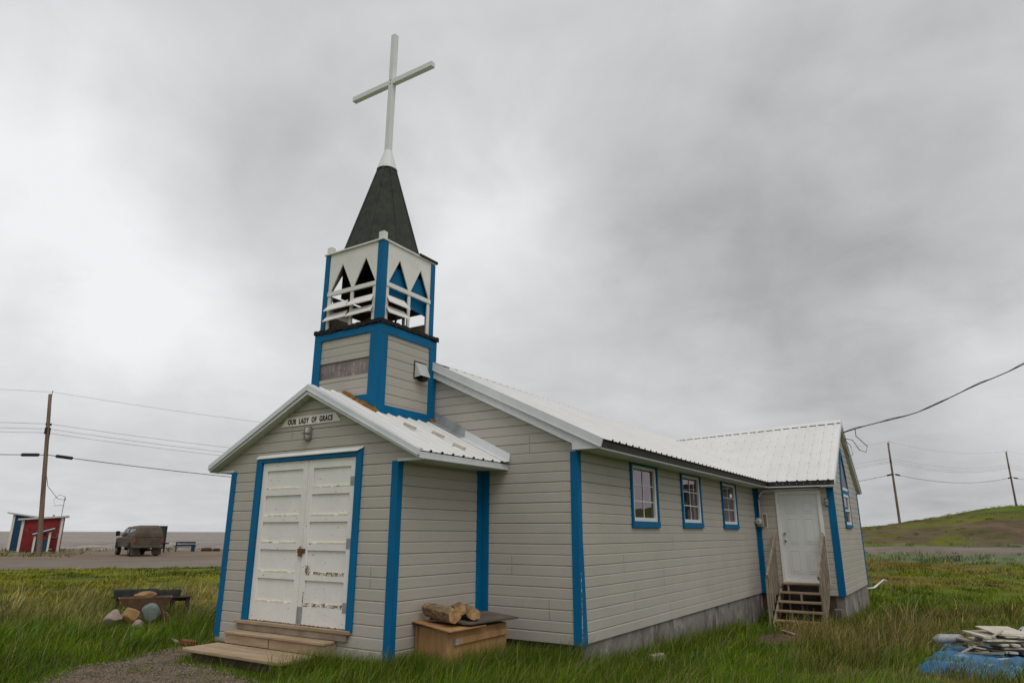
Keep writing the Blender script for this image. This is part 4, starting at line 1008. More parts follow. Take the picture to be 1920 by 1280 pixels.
# --- nave windows
def make_window(y0, y1, z0, z1):
    x = X2
    w = bx('window', 'blue', church, (x - .02, x + .052, y0, y0 + .055, z0 + .101, z1), (x - .02, x + .052, y1 - .055, y1, z0 + .101, z1), (x - .02, x + .050, y0 + .0555, y1 - .0555, z1 - .045, z1), (x - .02, x + .058, y0 - .01, y1 + .01, z0, z0 + .10), bevel=.003)
    a, c, d, e = y0 + .056, y1 - .056, z0 + .101, z1 - .046; f = .075
    bx('sash', 'cleanwhite', w, (x - .03, x + .03, a, a + f, d, e), (x - .03, x + .03, c - f, c, d, e), (x - .03, x + .029, a + f + .0005, c - f - .0005, d, d + f * .8), (x - .03, x + .029, a + f + .0005, c - f - .0005, e - f * .7, e), bevel=.003)
    g0, g1, h0, h1 = a + f, c - f, d + f * .8, e - f * .7
    b = MB(); b.add([(x - .008, g0 - .01, h0 - .01), (x - .008, g1 + .01, h0 - .01), (x - .008, g1 + .01, h1 + .01), (x - .008, g0 - .01, h1 + .01)], [(0, 1, 2, 3)]); b.build('pane', M['glass'], w, recalc=False)
    m = (g0 + g1) / 2
    bx('muntin', 'cleanwhite', w, (x - .006, x + .002, m - .009, m + .009, h0, h1), *[(x - .0055, x + .0015, g0, g1, h0 + (h1 - h0) * k / 3 - .009, h0 + (h1 - h0) * k / 3 + .009) for k in (1, 2)], bevel=0)
    b = MB(); n = 60; vs = []
    for i in range(n + 1):
        yy = g0 - .05 + (g1 - g0 + .1) * i / n; xx = x - .10 + .018 * math.sin(i * .9) + .01 * math.sin(i * .37); vs += [(xx, yy, h0 - .05), (xx, yy, h0 + (h1 - h0) * .95)]
    b.add(vs, [(2 * i, 2 * i + 2, 2 * i + 3, 2 * i + 1) for i in range(n)]); b.build('curtain', M['curtain'], w, smooth=True)
    bx('window_recess', 'roomvoid', w, (x - .5, x - .48, g0 - .4, g1 + .4, h0 - .4, h1 + .3), bevel=0)
    return w
for q in WIN: make_window(*q)
# --- arched wing window (pointed head over a vertical light)
def arched():
    x = X3; y0, y1, z0, zs, za = AW[0], AW[1], AW[2], 2.72, 3.86; ym = (y0 + y1) / 2
    def pt(s, t, ins=0):            # side s, t 0..1 from springing to apex
        y = (y1 - y0) / 2 - ins; return (ym + s * y * (1 - t ** 1.7), zs + (za - zs - ins * 1.6) * t)
    b = MB(); n = 10
    for s in (-1, 1):
        for i in range(n):
            p, q = pt(s, i / n), pt(s, (i + 1) / n); p2, q2 = pt(s, i / n, .075), pt(s, (i + 1) / n, .075)
            b.prism([p, q, q2, p2], lambda a, z, d: (d, a, z), x + .0, x + .055)
        b.box(x, x + .055, *(sorted((ym + s * ((y1 - y0) / 2), ym + s * ((y1 - y0) / 2 - .075)))), z0 + .08, zs - .001)
    b.box(x, x + .06, y0 - .01, y1 + .01, z0, z0 + .079); b.box(x, x + .054, y0 + .076, y1 - .076, zs - .09, zs - .002)
    w = b.build('arched_window', M['blue'], church)
    b = MB(); poly = [pt(-1, i / n, .07) for i in range(n + 1)] + [pt(1, i / n, .07) for i in range(n - 1, -1, -1)]
    b.prism(poly, lambda a, z, d: (d, a, z), x + .015, x + .02); b.build('arch_pane', M['curtain'], w)
    b = MB(); b.box(x + .014, x + .045, y0 + .076, y0 + .16, z0 + .08, zs - .09); b.box(x + .014, x + .045, y1 - .16, y1 - .076, z0 + .08, zs - .09); b.box(x + .014, x + .044, y0 + .161, y1 - .161, z0 + .08, z0 + .15); b.box(x + .014, x + .044, y0 + .161, y1 - .161, zs - .17, zs - .09); b.box(x + .014, x + .044, y0 + .161, y1 - .161, 2.18, 2.23)
    b.box(x + .021, x + .046, y0 + .08, y1 - .08, zs, zs + .07)
    b.build('sash', M['cleanwhite'], w)
    b = MB(); b.add([(x + .012, y0 + .15, z0 + .1), (x + .012, y1 - .15, z0 + .1), (x + .012, y1 - .15, zs - .1), (x + .012, y0 + .15, zs - .1)], [(0, 1, 2, 3)]); b.build('pane', M['glass'], w, recalc=False)
    bx('window_recess', 'roomvoid', w, (x - .4, x - .38, y0 - .2, y1 + .2, z0 - .2, zs + .2), bevel=0)
arched()
# --- entry door
def entry():
    y = Y3; a, c, d, e = DOOR
    f = bx('entry_door', 'white', church, (5.482, a - .001, y - .045, y + .05, .45, 2.555), (c + .001, 6.545, y - .045, y + .05, .45, 2.555), (5.482, 6.545, y - .047, y + .05, 2.556, 2.645), bevel=.004)
    b = MB(); b.box(a + .001, c - .001, y + .004, y + .04, d + .02, 2.553)
    leaf = b.build('door_leaf', M['steeldoor'], f)
    b = MB(); W_ = c - a
    for (x0, x1) in ((a + .13, a + .13 + .25), (c - .13 - .25, c - .13)):
        for (z0_, z1_) in ((2.10, 2.38), (1.38, 1.98), (.68, 1.22)):
            t = .022
            b.box(x0, x0 + t, y - .003, y + .0035, z0_, z1_); b.box(x1 - t, x1, y - .003, y + .0035, z0_, z1_); b.box(x0 + t, x1 - t, y - .003, y + .0035, z0_, z0_ + t); b.box(x0 + t, x1 - t, y - .003, y + .0035, z1_ - t, z1_)
            b.box(x0 + t + .025, x1 - t - .025, y - .004, y + .0035, z0_ + t + .025, z1_ - t - .025)
    b.build('door_panelling', M['steeldoor'], leaf, bevel=.003)
    for z in (1.62, 1.45):
        b = MB(); b.tube([(a + .07, y + .004, z), (a + .07, y - .02, z), (a + .07, y - .03, z), (a + .07, y - .06, z)], [.032, .032, .014, .026] if z < 1.5 else [.03, .03, .028, .024], 14); b.build('knob' if z < 1.5 else 'deadbolt', M['chrome'], leaf, smooth=False)
    bx('threshold', 'cleanwhite', f, (a, c, y - .05, y + .003, d - .02, d + .018))
entry()
# --- electric meter and conduit
b = MB(); b.box(5.12, 5.245, Y3 - .03, Y3 - .013, 1.745, 2.11, M['shedwhite']); b.box(5.14, 5.225, Y3 - .034, Y3 - .031, 1.77, 2.085, M['wood']); b.box(5.00, 5.165, Y3 - .13, Y3 - .036, 1.78, 2.0)
met = b.build('electric_meter', M['meter'], church, bevel=.004)
b = MB(); b.tube([(5.065, Y3 - .13, 1.90), (5.065, Y3 - .18, 1.90), (5.065, Y3 - .23, 1.90), (5.065, Y3 - .245, 1.90)], [.082, .080, .074, .05], 20); b.build('meter_dial', M['lampglass'], met)
b = MB(); b.tube([(5.065, Y3 - .232, 1.90), (5.065, Y3 - .249, 1.90)], .03, 12); b.build('dial_face', M['meter'], met)
b = MB(); pts = [(5.085, Y3 - .08, 2.0), (5.085, Y3 - .08, 2.42)] + [(5.085 + .22 * (1 - math.cos(t)), Y3 - .08, 2.42 + .24 * math.sin(t)) for t in (.4, .8, 1.2, 1.57)] + [(5.9, Y3 - .08, 2.67), (6.42, Y3 - .08, 2.675), (6.52, Y3 - .07, 2.66)]
b.tube(pts, .019, 10); b.build('conduit', M['cleanwhite'], church, smooth=True)

# ------------------------------------------------------------------ entry steps
st = thing('entry_steps', (1.5, -.4, 0), 'low worn tan wooden steps at the double door', 'steps')
b = MB(); b.box(.46, 2.73, -.075, -.018, .385, .43); b.box(.52, 2.68, -.06, -.016, .30, .384, M['wood']); b.build('sill', M['steptan'], st, bevel=.006)
b = MB(); b.box(.52, 2.50, -.255, -.062, .262, .300); b.build('upper_tread', M['steptan'], st, bevel=.008)
b = MB(); b.box(.53, 1.44, -.238, -.215, .145, .261); b.box(1.452, 2.49, -.232, -.21, .14, .261); b.box(.53, .56, -.214, -.02, .0, .261); b.box(2.46, 2.49, -.209, -.02, .0, .261); b.build('riser', M['steptan'], st, bevel=.006)
b = MB(); b.box(.40, 2.36, -.78, -.240, .095, .142, mat=Matrix.Translation((0, 0, 0))); b.build('lower_tread', M['steptan'], st, bevel=.01)
b = MB(); b.box(.50, 2.30, -.70, -.27, -.05, .094); b.build('base_block', M['beam'], st)

# ------------------------------------------------------------------ side stairs
ss = thing('side_stairs', (5.96, 11.0, -.33), 'weathered open wooden stairs with railings up to the white side door', 'stairs')
TR = [(11.63, .478), (11.35, .285), (11.09, .10), (10.83, -.085), (10.57, -.27)]
for i, (y, z) in enumerate(TR):
    b = MB(); b.box(5.47, 6.45, y - .12 if i else y - .16, y + (.13 if i else .04), z - .038, z + .0); b.build('tread', M['woodx'], ss, bevel=.004)
for x in (5.43, 6.452):
    b = MB(); b.prism([(11.66, .43), (11.66, .10), (10.52, -.62), (10.42, -.5), (10.42, -.33)], lambda a, z, d: (d, a, z), x, x + .038); b.build('stringer', M['woodz'], ss)
b = MB(); b.box(5.93, 5.97, 11.2, 11.24, -.6, .25); b.box(5.6, 5.64, 11.5, 11.54, -.6, .43); b.box(6.3, 6.34, 11.5, 11.54, -.6, .43); b.build('support_post', M['woodz'], ss)
b = MB(); b.box(5.50, 6.42, 11.56, 11.58, -.8, .40); b.build('void_shade_board', M['roomvoid'], ss)  # dark board added to paint the shade in the open void under the stairs
for x, dx in ((5.405, -1), (6.50, 1)):
    rail = MB(); rail.bar((x, 11.66, 1.60), (x, 10.38, .66), .035, .11, None); rl = rail.build('handrail', M['woodz'], ss, bevel=.004)
    for k, y in enumerate((11.62, 11.36, 11.12, 10.88, 10.64, 10.42)):
        zt = .66 + (y - 10.38) * .7344 - .01; zb = (-.42 + (y - 10.42) * .66) if k < 5 else -.45
        b = MB(); xx = x + .038 * (1 if dx > 0 else -1) * 0 + (.03 if dx > 0 else -.03); b.box(xx - .018, xx + .018, y - .025, y + .02, zb, zt); b.build('baluster', M['woodz'], ss, bevel=.003)
b = MB(); b.box(6.60, 6.76, 11.30, 11.48, -.55, -.05, mat=None); tag(b.build('concrete_block', M['concrete'], None, bevel=.01), 'small grey concrete block standing beside the side stairs', 'block')

# ------------------------------------------------------------------ crate with its loose lid boards and logs
Cc = Vector((4.12, .17, 0))
cr = thing('wooden_crate', (3.75, .8, 0), 'orange plywood crate beside the vestibule wall', 'crate')
e1 = (Vector((3.42, .42, 0)) - Cc); e2 = (Vector((4.17, 1.32, 0)) - Cc)
def cpt(u, v, z): p = Cc + e1 * u + e2 * v; return (p.x, p.y, z)
b = MB()
b.add([cpt(0, 0, -.05), cpt(1, 0, -.05), cpt(1, 1, -.05), cpt(0, 1, -.05), cpt(0, 0, .50), cpt(1, 0, .50), cpt(1, 1, .50), cpt(0, 1, .50)], [(0, 1, 5, 4), (1, 2, 6, 5), (2, 3, 7, 6), (3, 0, 4, 7), (4, 5, 6, 7)])
b.build('crate_box', M['ply'], cr)
b = MB()
for u0, u1, o in ((.0, .06, 0), (.94, 1.0, 0)): 
    b.add([cpt(u0, -.02, 0), cpt(u1, -.02, 0), cpt(u1, -.02, .50), cpt(u0, -.02, .50), cpt(u0, -.001, 0), cpt(u1, -.001, 0), cpt(u1, -.001, .50), cpt(u0, -.001, .50)], [(0, 1, 2, 3), (4, 7, 6, 5), (0, 4, 5, 1), (1, 5, 6, 2), (2, 6, 7, 3), (3, 7, 4, 0)])
b.build('end_cleat', M['ply'], cr); b = MB(); p0, p1 = Vector(cpt(-.022, .12, .385)), Vector(cpt(-.022, .98, .40)); b.bar(p0, p1, .028, .075)
b.build('batten', M['ply'], cr, bevel=.003)
b = MB(); b.bar(Vector(cpt(-.024, .085, .384)), Vector(cpt(-.024, .125, .385)), .036, .07); b.build('tape_patch', M['meter'], cr)
b = MB()
b.add([cpt(-.12, -.06, .510), cpt(1.16, -.05, .540), cpt(1.05, .9, .535), cpt(-.12, .55, .512)] + [cpt(-.12, -.06, .523), cpt(1.16, -.05, .553), cpt(1.05, .9, .548), cpt(-.12, .55, .525)], [(0, 3, 2, 1), (4, 5, 6, 7), (0, 1, 5, 4), (1, 2, 6, 5), (2, 3, 7, 6), (3, 0, 4, 7)])
tag(b.build('thin_board', M['ply'], None), 'thin tan board lying loose directly on the crate', 'board')
b = MB(); lid = [(-.10, .28), (.78, .05), (1.02, .35), (.8, 1.12), (-.16, 1.14), (-.13, .62)]
def lz(u, v): return .545 + .020 * u + .012 * math.sin(3 * v)
vs = [cpt(u, v, lz(u, v)) for u, v in lid] + [cpt(u, v, lz(u, v) + .018) for u, v in lid]; n = 6
b.add(vs, [tuple(range(5, -1, -1)), tuple(range(6, 12))] + [(i, (i + 1) % 6, 6 + (i + 1) % 6, 6 + i) for i in range(6)])
tag(b.build('plywood_sheet', M['darkply'], None), 'dark warped plywood sheet lying on the crate under the firewood', 'plywood')
def log(a, c, r, seed, label):
    rr = random.Random(seed); a = Vector(a); c = Vector(c); d = (c - a).normalized(); s = d.cross(Vector((0, 0, 1))).normalized(); u = s.cross(d); b = MB(); n = 14; k = 9
    prof = [r * (1 + rr.uniform(-.16, .14)) * (.78 if math.sin(2 * math.pi * j / n) < -.55 else 1) for j in range(n)]
    vs = []
    for i in range(k + 1):
        p = a.lerp(c, i / k)
        for j in range(n):
            t = 2 * math.pi * j / n; q = prof[j] * (1 + rr.uniform(-.05, .05)) * (.93 if i in (0, k) else 1); vs.append(p + s * q * math.cos(t) + u * q * math.sin(t))
    b.add(vs, [(i * n + j, i * n + (j + 1) % n, (i + 1) * n + (j + 1) % n, (i + 1) * n + j) for i in range(k) for j in range(n)])
    b.add(vs[:n], [tuple(range(n))], M['logend']); b.add(vs[-n:], [tuple(range(n))], M['logend'])
    return tag(b.build('firewood_log', M['bark'], None), label, 'log', 'firewood logs on the crate')
log((3.47, .56, .668), (4.07, .34, .640), .098, 1, 'biggest grey barked log, frontmost of the firewood on the crate')
log((3.62, .98, .67), (3.98, .58, .690), .075, 2, 'orange split log lying in the middle of the firewood on the crate')
log((3.72, .98, .655), (4.16, .60, .650), .085, 4, 'split log with a pale cut end, rightmost of the firewood on the crate')

# ------------------------------------------------------------------ rocks and clutter left of the church
def rock(loc, size, seed, label, mat, rz=0, rough=.22, tilt=0):
    bm = bmesh.new(); bmesh.ops.create_icosphere(bm, subdivisions=3, radius=1)
    rr = np.random.default_rng(seed); dirs = rr.normal(size=(9, 3)); dirs /= np.linalg.norm(dirs, axis=1)[:, None]; cut = .60 + .26 * rr.random(9)
    for v in bm.verts:
        p = np.array(v.co)
        for d, c_ in zip(dirs, cut):
            q = p @ d
            if q > c_: p = p - d * (q - c_) * .97
        p = p * (1 + .03 * math.sin(7 * p[0] + seed) * math.sin(6 * p[1]))
        v.co = Vector(p)
    Rm = Matrix.Rotation(rz, 4, 'Z') @ Matrix.Rotation(tilt, 4, 'Y')
    for v in bm.verts: v.co = Rm @ Vector((v.co.x * size[0], v.co.y * size[1], v.co.z * size[2]))
    me = bpy.data.meshes.new('rock'); bm.to_mesh(me); bm.free(); me.materials.append(mat)
    o = bpy.data.objects.new('rock', me); COL.objects.link(o); o.location = loc
    return tag(o, label, 'rock')
M['rockpink'] = mk('pinkish_grey_stone', (.36, .28, .24), .25, 5, .85, bs=.6, blotch=[((.46, .40, .36), .6, .1, 6, (1, 1, 1))])
M['rockorange'] = mk('orange_brown_stone', (.38, .225, .10), .25, 5, .85, bs=.6, blotch=[((.58, .46, .30), .58, .1, 4, (1, 1, 1))])
M['rockgrey'] = mk('blue_grey_stone', (.20, .235, .215), .3, 5, .85, bs=.6, blotch=[((.36, .30, .22), .60, .1, 5, (1, 1, 1))])
M['rocktan'] = mk('flat_brown_stone', (.32, .195, .095), .3, 5, .85, bs=.6)
TA = math.atan2(.88, .47)                                        # across the view of this corner of the yard
rock((-3.58, .42, .12), (.17, .13, .155), 3, 'rounded pinkish grey rock at the left end of the stone heap in the grass', M['rockpink'], TA, tilt=-.7)
rock((-3.53, .68, .17), (.165, .14, .155), 8, 'bright orange brown rock between the pink rock and the blue grey rock', M['rockorange'], TA)
rock((-3.57, 1.08, .17), (.175, .16, .175), 12, 'large blue grey rock at the right end of the stone heap', M['rockgrey'], TA + .3)
rock((-3.02, .55, .06), (.12, .09, .09), 15, 'small pinkish rock low in front of the stone heap', M['rockpink'], TA)
rock((-3.85, 1.50, .05), (.12, .10, .10), 18, 'small orange stone lowest beside the blue grey rock', M['rocktan'], TA)
rock((-3.87, 1.12, .455), (.21, .13, .075), 21, 'long flat brown stone lying across the rusty tray', M['rocktan'], TA)
def frame2(loc, rz): return Matrix.Translation(loc) @ Matrix.Rotation(rz, 4, 'Z')
b = MB(); Lw = [(-.45, -.20, .36), (.45, -.20, .36), (.45, .20, .36), (-.45, .20, .36), (-.22, -.12, .08), (.30, -.12, .08), (.30, .12, .08), (-.22, .12, .08)]
Fm = frame2((-3.80, 1.08, .07), TA)
L2 = [(x * .965, y * .93, z) for x, y, z in Lw[:4]] + [(x, y, z + .02) for x, y, z in Lw[4:]]
vs = [Fm @ Vector(p) for p in Lw + L2]
b.add(vs, [(0, 4, 5, 1), (1, 5, 6, 2), (2, 6, 7, 3), (3, 7, 4, 0), (4, 7, 6, 5), (8, 9, 13, 12), (9, 10, 14, 13), (10, 11, 15, 14), (11, 8, 12, 15), (12, 13, 14, 15), (0, 1, 9, 8), (1, 2, 10, 9), (2, 3, 11, 10), (3, 0, 8, 11)])
tag(b.build('metal_tray', M['barrow'], None), 'rusty brown sloping sided metal tray standing on the rocks', 'tray')
def low_bench():
    t = thing('low_bench', (-4.75, 2.06, 0), 'low dark wooden bench in the grass with planter boxes on it', 'bench', TA)
    b = MB(); b.box(-.62, .48, -.14, .14, .295, .325); b.build('seat', M['darkwood'], t, base=False, bevel=.004)
    for x in (-.5, .14, .42):
        b = MB(); b.box(x - .035, x + .035, -.12, .12, -.05, .294); b.build('leg', M['darkwood'], t, base=False)
    b = MB(); b.box(-.5, .4, -.015, .015, .23, .294); b.build('apron', M['darkwood'], t, base=False)
low_bench()
def planter(loc, L_, h, rz, label):
    b = MB(); F_ = frame2(loc, rz)
    o = [(-L_ / 2, -.11), (L_ / 2, -.11), (L_ / 2, .11), (-L_ / 2, .11)]; i_ = [(x * .97, y * .8) for x, y in o]
    vs = [F_ @ Vector((x * .95, y * .85, 0)) for x, y in o] + [F_ @ Vector((x, y, h)) for x, y in o] + [F_ @ Vector((x, y, h)) for x, y in i_] + [F_ @ Vector((x, y, h * .6)) for x, y in i_]
    b.add(vs, [(0, 1, 5, 4), (1, 2, 6, 5), (2, 3, 7, 6), (3, 0, 4, 7), (4, 5, 9, 8), (5, 6, 10, 9), (6, 7, 11, 10), (7, 4, 8, 11), (8, 9, 13, 12), (9, 10, 14, 13), (10, 11, 15, 14), (11, 8, 12, 15), (12, 13, 14, 15), (3, 2, 1, 0)])
    tag(b.build('planter_box', M['planter'], None), label, 'planter')
planter((-4.86, 2.00, .326), .78, .12, TA, 'long dark grey planter box at the right standing on the low bench')
planter((-6.05, 2.15, .27), .85, .13, TA, 'long grey planter box half hidden in straw grass behind the rusty tray')
b = MB(); b.box(-.45, .45, -.1, .1, .235, .269, mat=frame2((-6.05, 2.15, 0), TA)); b.box(-.35, -.28, -.05, .05, -.05, .234, mat=frame2((-6.05, 2.15, 0), TA)); b.box(.28, .35, -.05, .05, -.05, .234, mat=frame2((-6.05, 2.15, 0), TA))
tag(b.build('plank_stand', M['darkwood'], None), 'dark plank stand under the rear planter box', 'stand')
b = MB(); b.box(-.11, .11, -.055, .055, 0, .06, mat=frame2((-.62, -.02, .0), .5) @ Matrix.Rotation(.12, 4, 'Y')); tag(b.build('brick', M['brick'], None, bevel=.006), 'red brick lying left of the lower entry step', 'brick')
b = MB(); b.bar((-1.15, .05, .03), (-.75, -.12, .035), .05, .02); tag(b.build('wood_scrap', M['wood'], None), 'short weathered wood scrap on the soil left of the steps', 'wood scrap')
zd = G(6.0, 8.9)
b = MB(); b.bar((5.85, 9.25, G(5.85, 9.25) + .05), (6.25, 8.65, zd + .05), .07, .02); tag(b.build('wood_scrap', M['board2'], None), 'grey wood scrap lying on the bare dirt before the side stairs', 'wood scrap')
b = MB(); b.box(-.14, .14, -.05, .05, 0, .09, mat=frame2((5.32, 3.55, G(5.3, 3.5) + .02), 1.3)); tag(b.build('foundation_brick', M['board2'], None, bevel=.01), 'tan brick lying in the grass against the nave foundation', 'brick')
b = MB(); b.tube([(6.0, 22.4, -.20), (6.12, 22.0, -.28), (6.25, 21.9, -.27), (6.38, 22.1, -.25), (6.48, 22.8, -.15), (6.58, 23.6, -.05), (6.66, 24.0, -.10)], [.06, .05, .03, .04, .025, .025, .02], 8)
tag(b.build('plastic_rope', M['hose'], None, smooth=True), 'white plastic rope lying in the grass behind the side wing', 'rope')

# ------------------------------------------------------------------ tarp and scrap boards
def tarp():
    nx, ny = 130, 150; b = MB(); cx, cy = 9.62, 7.25
    for i in range(nx):
        for j in range(ny):
            u = -1 + 2 * i / (nx - 1); v = -1 + 2 * j / (ny - 1)
            x = cx + u * 1.02 + .10 * math.sin(v * 3.1 + 1); y = cy + v * 1.95 + .22 * math.sin(u * 2.7)
            e = max(abs(u), abs(v)); X = np.array([x]); Y = np.array([y])
            w = float(fbm(X, Y, .42)[0]) - .5; w2 = float(fbm(X * 1.0 + 5, Y * .45, .20, 3)[0]) - .5
            fold = .07 * math.exp(-((v + .42 + .2 * math.sin(u * 3)) / .10) ** 2) + .05 * math.exp(-((v + .80 + .12 * math.sin(u * 5)) / .07) ** 2)
            rg = (1 - abs(2 * float(fbm(X * 1.0 + 3, Y * .7, .5, 3)[0]) - 1)) ** 6; rg2 = (1 - abs(2 * float(fbm(X * .8 - 3, Y * 1.2, .22, 2)[0]) - 1)) ** 5
            z = G(x, y) + .05 + .045 * rg + .012 * rg2 + .06 * w + .08 * w2 + fold - .10 * (max(0, e - .86) / .14) ** 1.5
            b.v.append((x + .05 * w2, y + .10 * w, z))
    for i in range(nx - 1):
        for j in range(ny - 1): b.f.append((i * ny + j, (i + 1) * ny + j, (i + 1) * ny + j + 1, i * ny + j + 1)); b.mi.append(0)
    o = b.build('tarp', M['tarp'], None, smooth=True); md = o.modifiers.new('thick', 'SOLIDIFY'); md.thickness = .006
    tag(o, 'crumpled blue tarp spread on the grass under a heap of scrap boards', 'tarp')
tarp()
AX = Vector((.841, .541, 0)); AY = Vector((-.541, .841, 0)); PC = Vector((9.60, 7.75, G(9.6, 7.75) + .12))
def board(u, v, z, L_, w, t, yaw, pitch, mat, label=None, roll=0):
    M4 = Matrix.Translation(PC + AX * u + AY * v + Vector((0, 0, z))) @ Matrix.Rotation(math.atan2(.541, .841) + yaw, 4, 'Z') @ Matrix.Rotation(pitch, 4, 'Y') @ Matrix.Rotation(roll, 4, 'X')
    b = MB(); b.box(-L_ / 2, L_ / 2, -w / 2, w / 2, -t / 2, t / 2)
    o = b.build('scrap_board', M[mat], None, bevel=.003); o.matrix_world = M4
    return tag(o, label or 'pale scrap board in the middle of the heap on the blue tarp', 'board', 'scrap boards piled on the tarp')
rr = random.Random(12)
LAY = [' scrap board in the lowest layer of the heap on the tarp', ' scrap board in the second layer from the tarp', ' scrap board in the middle layer of the heap on the tarp', ' scrap board in the second highest layer of the heap', ' scrap board directly under the wide pale boards']
LR = ['leftmost', 'second from left', 'middle', 'second from right', 'rightmost']; NF = ['nearest', 'second nearest', 'middle', 'second farthest', 'farthest']
for lay in range(5):                                             # cribbed stack, ends toward the viewer
    z = .03 + lay * .055
    for q in range(5):
        if lay % 2 == 0: board(-.42 + q * .20 + rr.uniform(-.05, .05), rr.uniform(-.06, .06), z, .10 + .05 * rr.random(), .75, .032, rr.uniform(-.35, .35), rr.uniform(-.05, .05), rr.choice(['board', 'board2', 'board']), LR[q] + LAY[lay])
        else: board(rr.uniform(-.12, .2), -.30 + q * .15 + rr.uniform(-.03, .03), z, rr.uniform(.55, .95), .09, .028, rr.uniform(-.25, .25), rr.uniform(-.06, .06), rr.choice(['board', 'board2']), NF[q] + LAY[lay])
board(.02, -.05, .315, .56, .46, .016, .05, .02, 'board', 'wide pale board, topmost of the scrap heap on the blue tarp', roll=.14)
board(.10, -.16, .285, .60, .30, .014, -.06, .02, 'board', 'second wide pale board, just under the topmost of the scrap heap', roll=.12)
board(.14, -.24, .255, .52, .18, .016, .02, 0, 'board', 'narrower pale board jutting toward the viewer below the two wide ones', roll=.10)
board(-.42, -.18, .16, .72, .11, .02, -.5, -.55, 'board', 'curved pale board leaning on the left side of the scrap heap')
board(-.58, -.42, .03, .55, .035, .03, -.9, -.1, 'board2', 'thin brown stick in front of the leaning board on the tarp')
board(-.62, -.35, .10, .30, .06, .02, .3, .18, 'board', 'short pale stub at the left foot of the scrap heap')
board(.62, -.40, .05, .28, .12, .05, .5, -.25, 'board', 'thick pale block at the right foot of the scrap heap')
board(.98, .15, .26, .75, .10, .02, -.35, .42, 'board', 'long pale board slanting down at the right edge of the scrap heap')
board(-.55, -.92, .03, .50, .05, .018, .3, .02, 'board', 'pale stick lying on the front fold of the blue tarp')
board(-.30, -1.15, .03, .26, .06, .02, -.1, 0, 'board2', 'short brownish offcut on the front fringe of the tarp')
board(.95, -.15, .12, .8, .07, .02, .2, .05, 'board2', 'brown lath on the right side of the heap')
b = MB(); n = 26
for i in range(n):
    for j in range(n):
        u = i / (n - 1) - .5; v = j / (n - 1) - .5; x = u * .55; y = v * .4; z = .22 + .10 * (1 - 3 * (u * u + v * v)) + .07 * math.sin(9 * u + 4 * v) * math.cos(11 * v)
        p = PC + AX * (.72 + x) + AY * (.12 + y) + Vector((0, 0, z)); b.v.append(tuple(p))
for i in range(n - 1):
    for j in range(n - 1): b.f.append((i * n + j, (i + 1) * n + j, (i + 1) * n + j + 1, i * n + j + 1)); b.mi.append(0)
tag(b.build('plastic_sheet', M['plastic2'], None), 'crumpled cloudy plastic sheet on the right side of the scrap heap', 'plastic sheet')
b = MB(); p = PC + AX * -.62 + AY * .38; b.tube([p + AX * -.25 + Vector((0, 0, .10)), p + AX * -.15 + Vector((0, 0, .13)), p + AX * .2 + Vector((0, 0, .13)), p + AX * .3 + Vector((0, 0, .10))], [.04, .075, .07, .03], 10)
tag(b.build('plastic_roll', M['plastic2'], None, smooth=True), 'grey rolled plastic lying behind the left side of the board heap', 'plastic roll')

# ------------------------------------------------------------------ sheds, pole and vehicles by the shore
SA = R(63)                   # along the red shed's front
def shed(name, loc, rz, w, d, hl, hr, wall, label, ovh=.28, roof='roofgrey'):
    t = thing(name, loc, label, 'shed', rz)
    b = MB(); b.prism([(0, -.2), (w, -.2), (w, hr), (0, hl)], lambda a, z, o: (a, o, z), 0, d); b.build('wall', M[wall], t, base=False)
    for (x0, x1, hh) in ((-.02, .16, hl), (w - .16, w + .02, hr)):
        b = MB(); b.box(x0, x1, -.03, -.002, -.2, min(hl, hr) + (hh - min(hl, hr)) * .95); b.build('corner_board', M['shedwhite'], t, base=False)
    sl = (hr - hl) / w
    b = MB(); b.prism([(-ovh, hl - sl * ovh + .003), (w + ovh, hr + sl * ovh + .003), (w + ovh, hr + sl * ovh + .13), (-ovh, hl - sl * ovh + .13)], lambda a, z, o: (a, o, z), -.25, d + .2); b.build('roof', M[roof], t, base=False)
    return t
red = shed('red_shed', (-54.6, 19.5, 0), SA, 2.8, 2.5, 2.48, 2.72, 'redwall', 'faded red wooden shed with white corners behind the utility pole')
b = MB(); b.tube([(2.62, -.06, 4.4), (2.60, -.06, 2.2), (2.54, -.06, 1.15), (2.50, -.06, 1.10), (2.05, -.06, 1.12)], .028, 6); b.build('conduit_mast', M['lampgrey'], red, base=False)
b = MB(); b.box(.55, .65, -.02, 0, 1.70, 1.80); b.box(2.1, 2.35, -.02, 0, .18, .24, M['shedwhite']); b.build('wall_vent', M['black'], red, base=False)
blue = shed('blue_shed', (-60.4, 21.1, 0), SA, 3.0, 2.2, 3.02, 2.55, 'bluewall', 'dark blue shed with a sloping pale roof behind the red shed', .45, 'roofgrey')
b = MB(); b.tube([(2.9, 1, 2.7), (2.9, 1, 3.05)], .08, 8); b.build('roof_vent', M['lampgrey'], blue, base=False)
kio = thing('lean_to_kiosk', (-52.7, 19.75, 0), 'small blue and white kiosk with a sloping white roof before the red shed', 'kiosk', SA)
b = MB(); b.box(.12, 1.34, .05, .9, -.2, 1.0); b.box(.14, 1.0, .02, .049, 1.0, 1.62, M['redwall']); b.build('counter', M['bluewall'], kio, base=False)
for x0 in (0, 1.18):
    b = MB(); b.box(x0, x0 + .17, -.04, .04, -.2, 1.5 if x0 == 0 else 1.72); b.build('post', M['shedwhite'], kio, base=False)
b = MB(); b.prism([(-.14, 1.42), (1.55, 1.90), (1.55, 1.97), (-.14, 1.49)], lambda a, z, o: (a, o, z), -.25, 1.0); b.build('roof', M['cleanwhite'], kio, base=False)
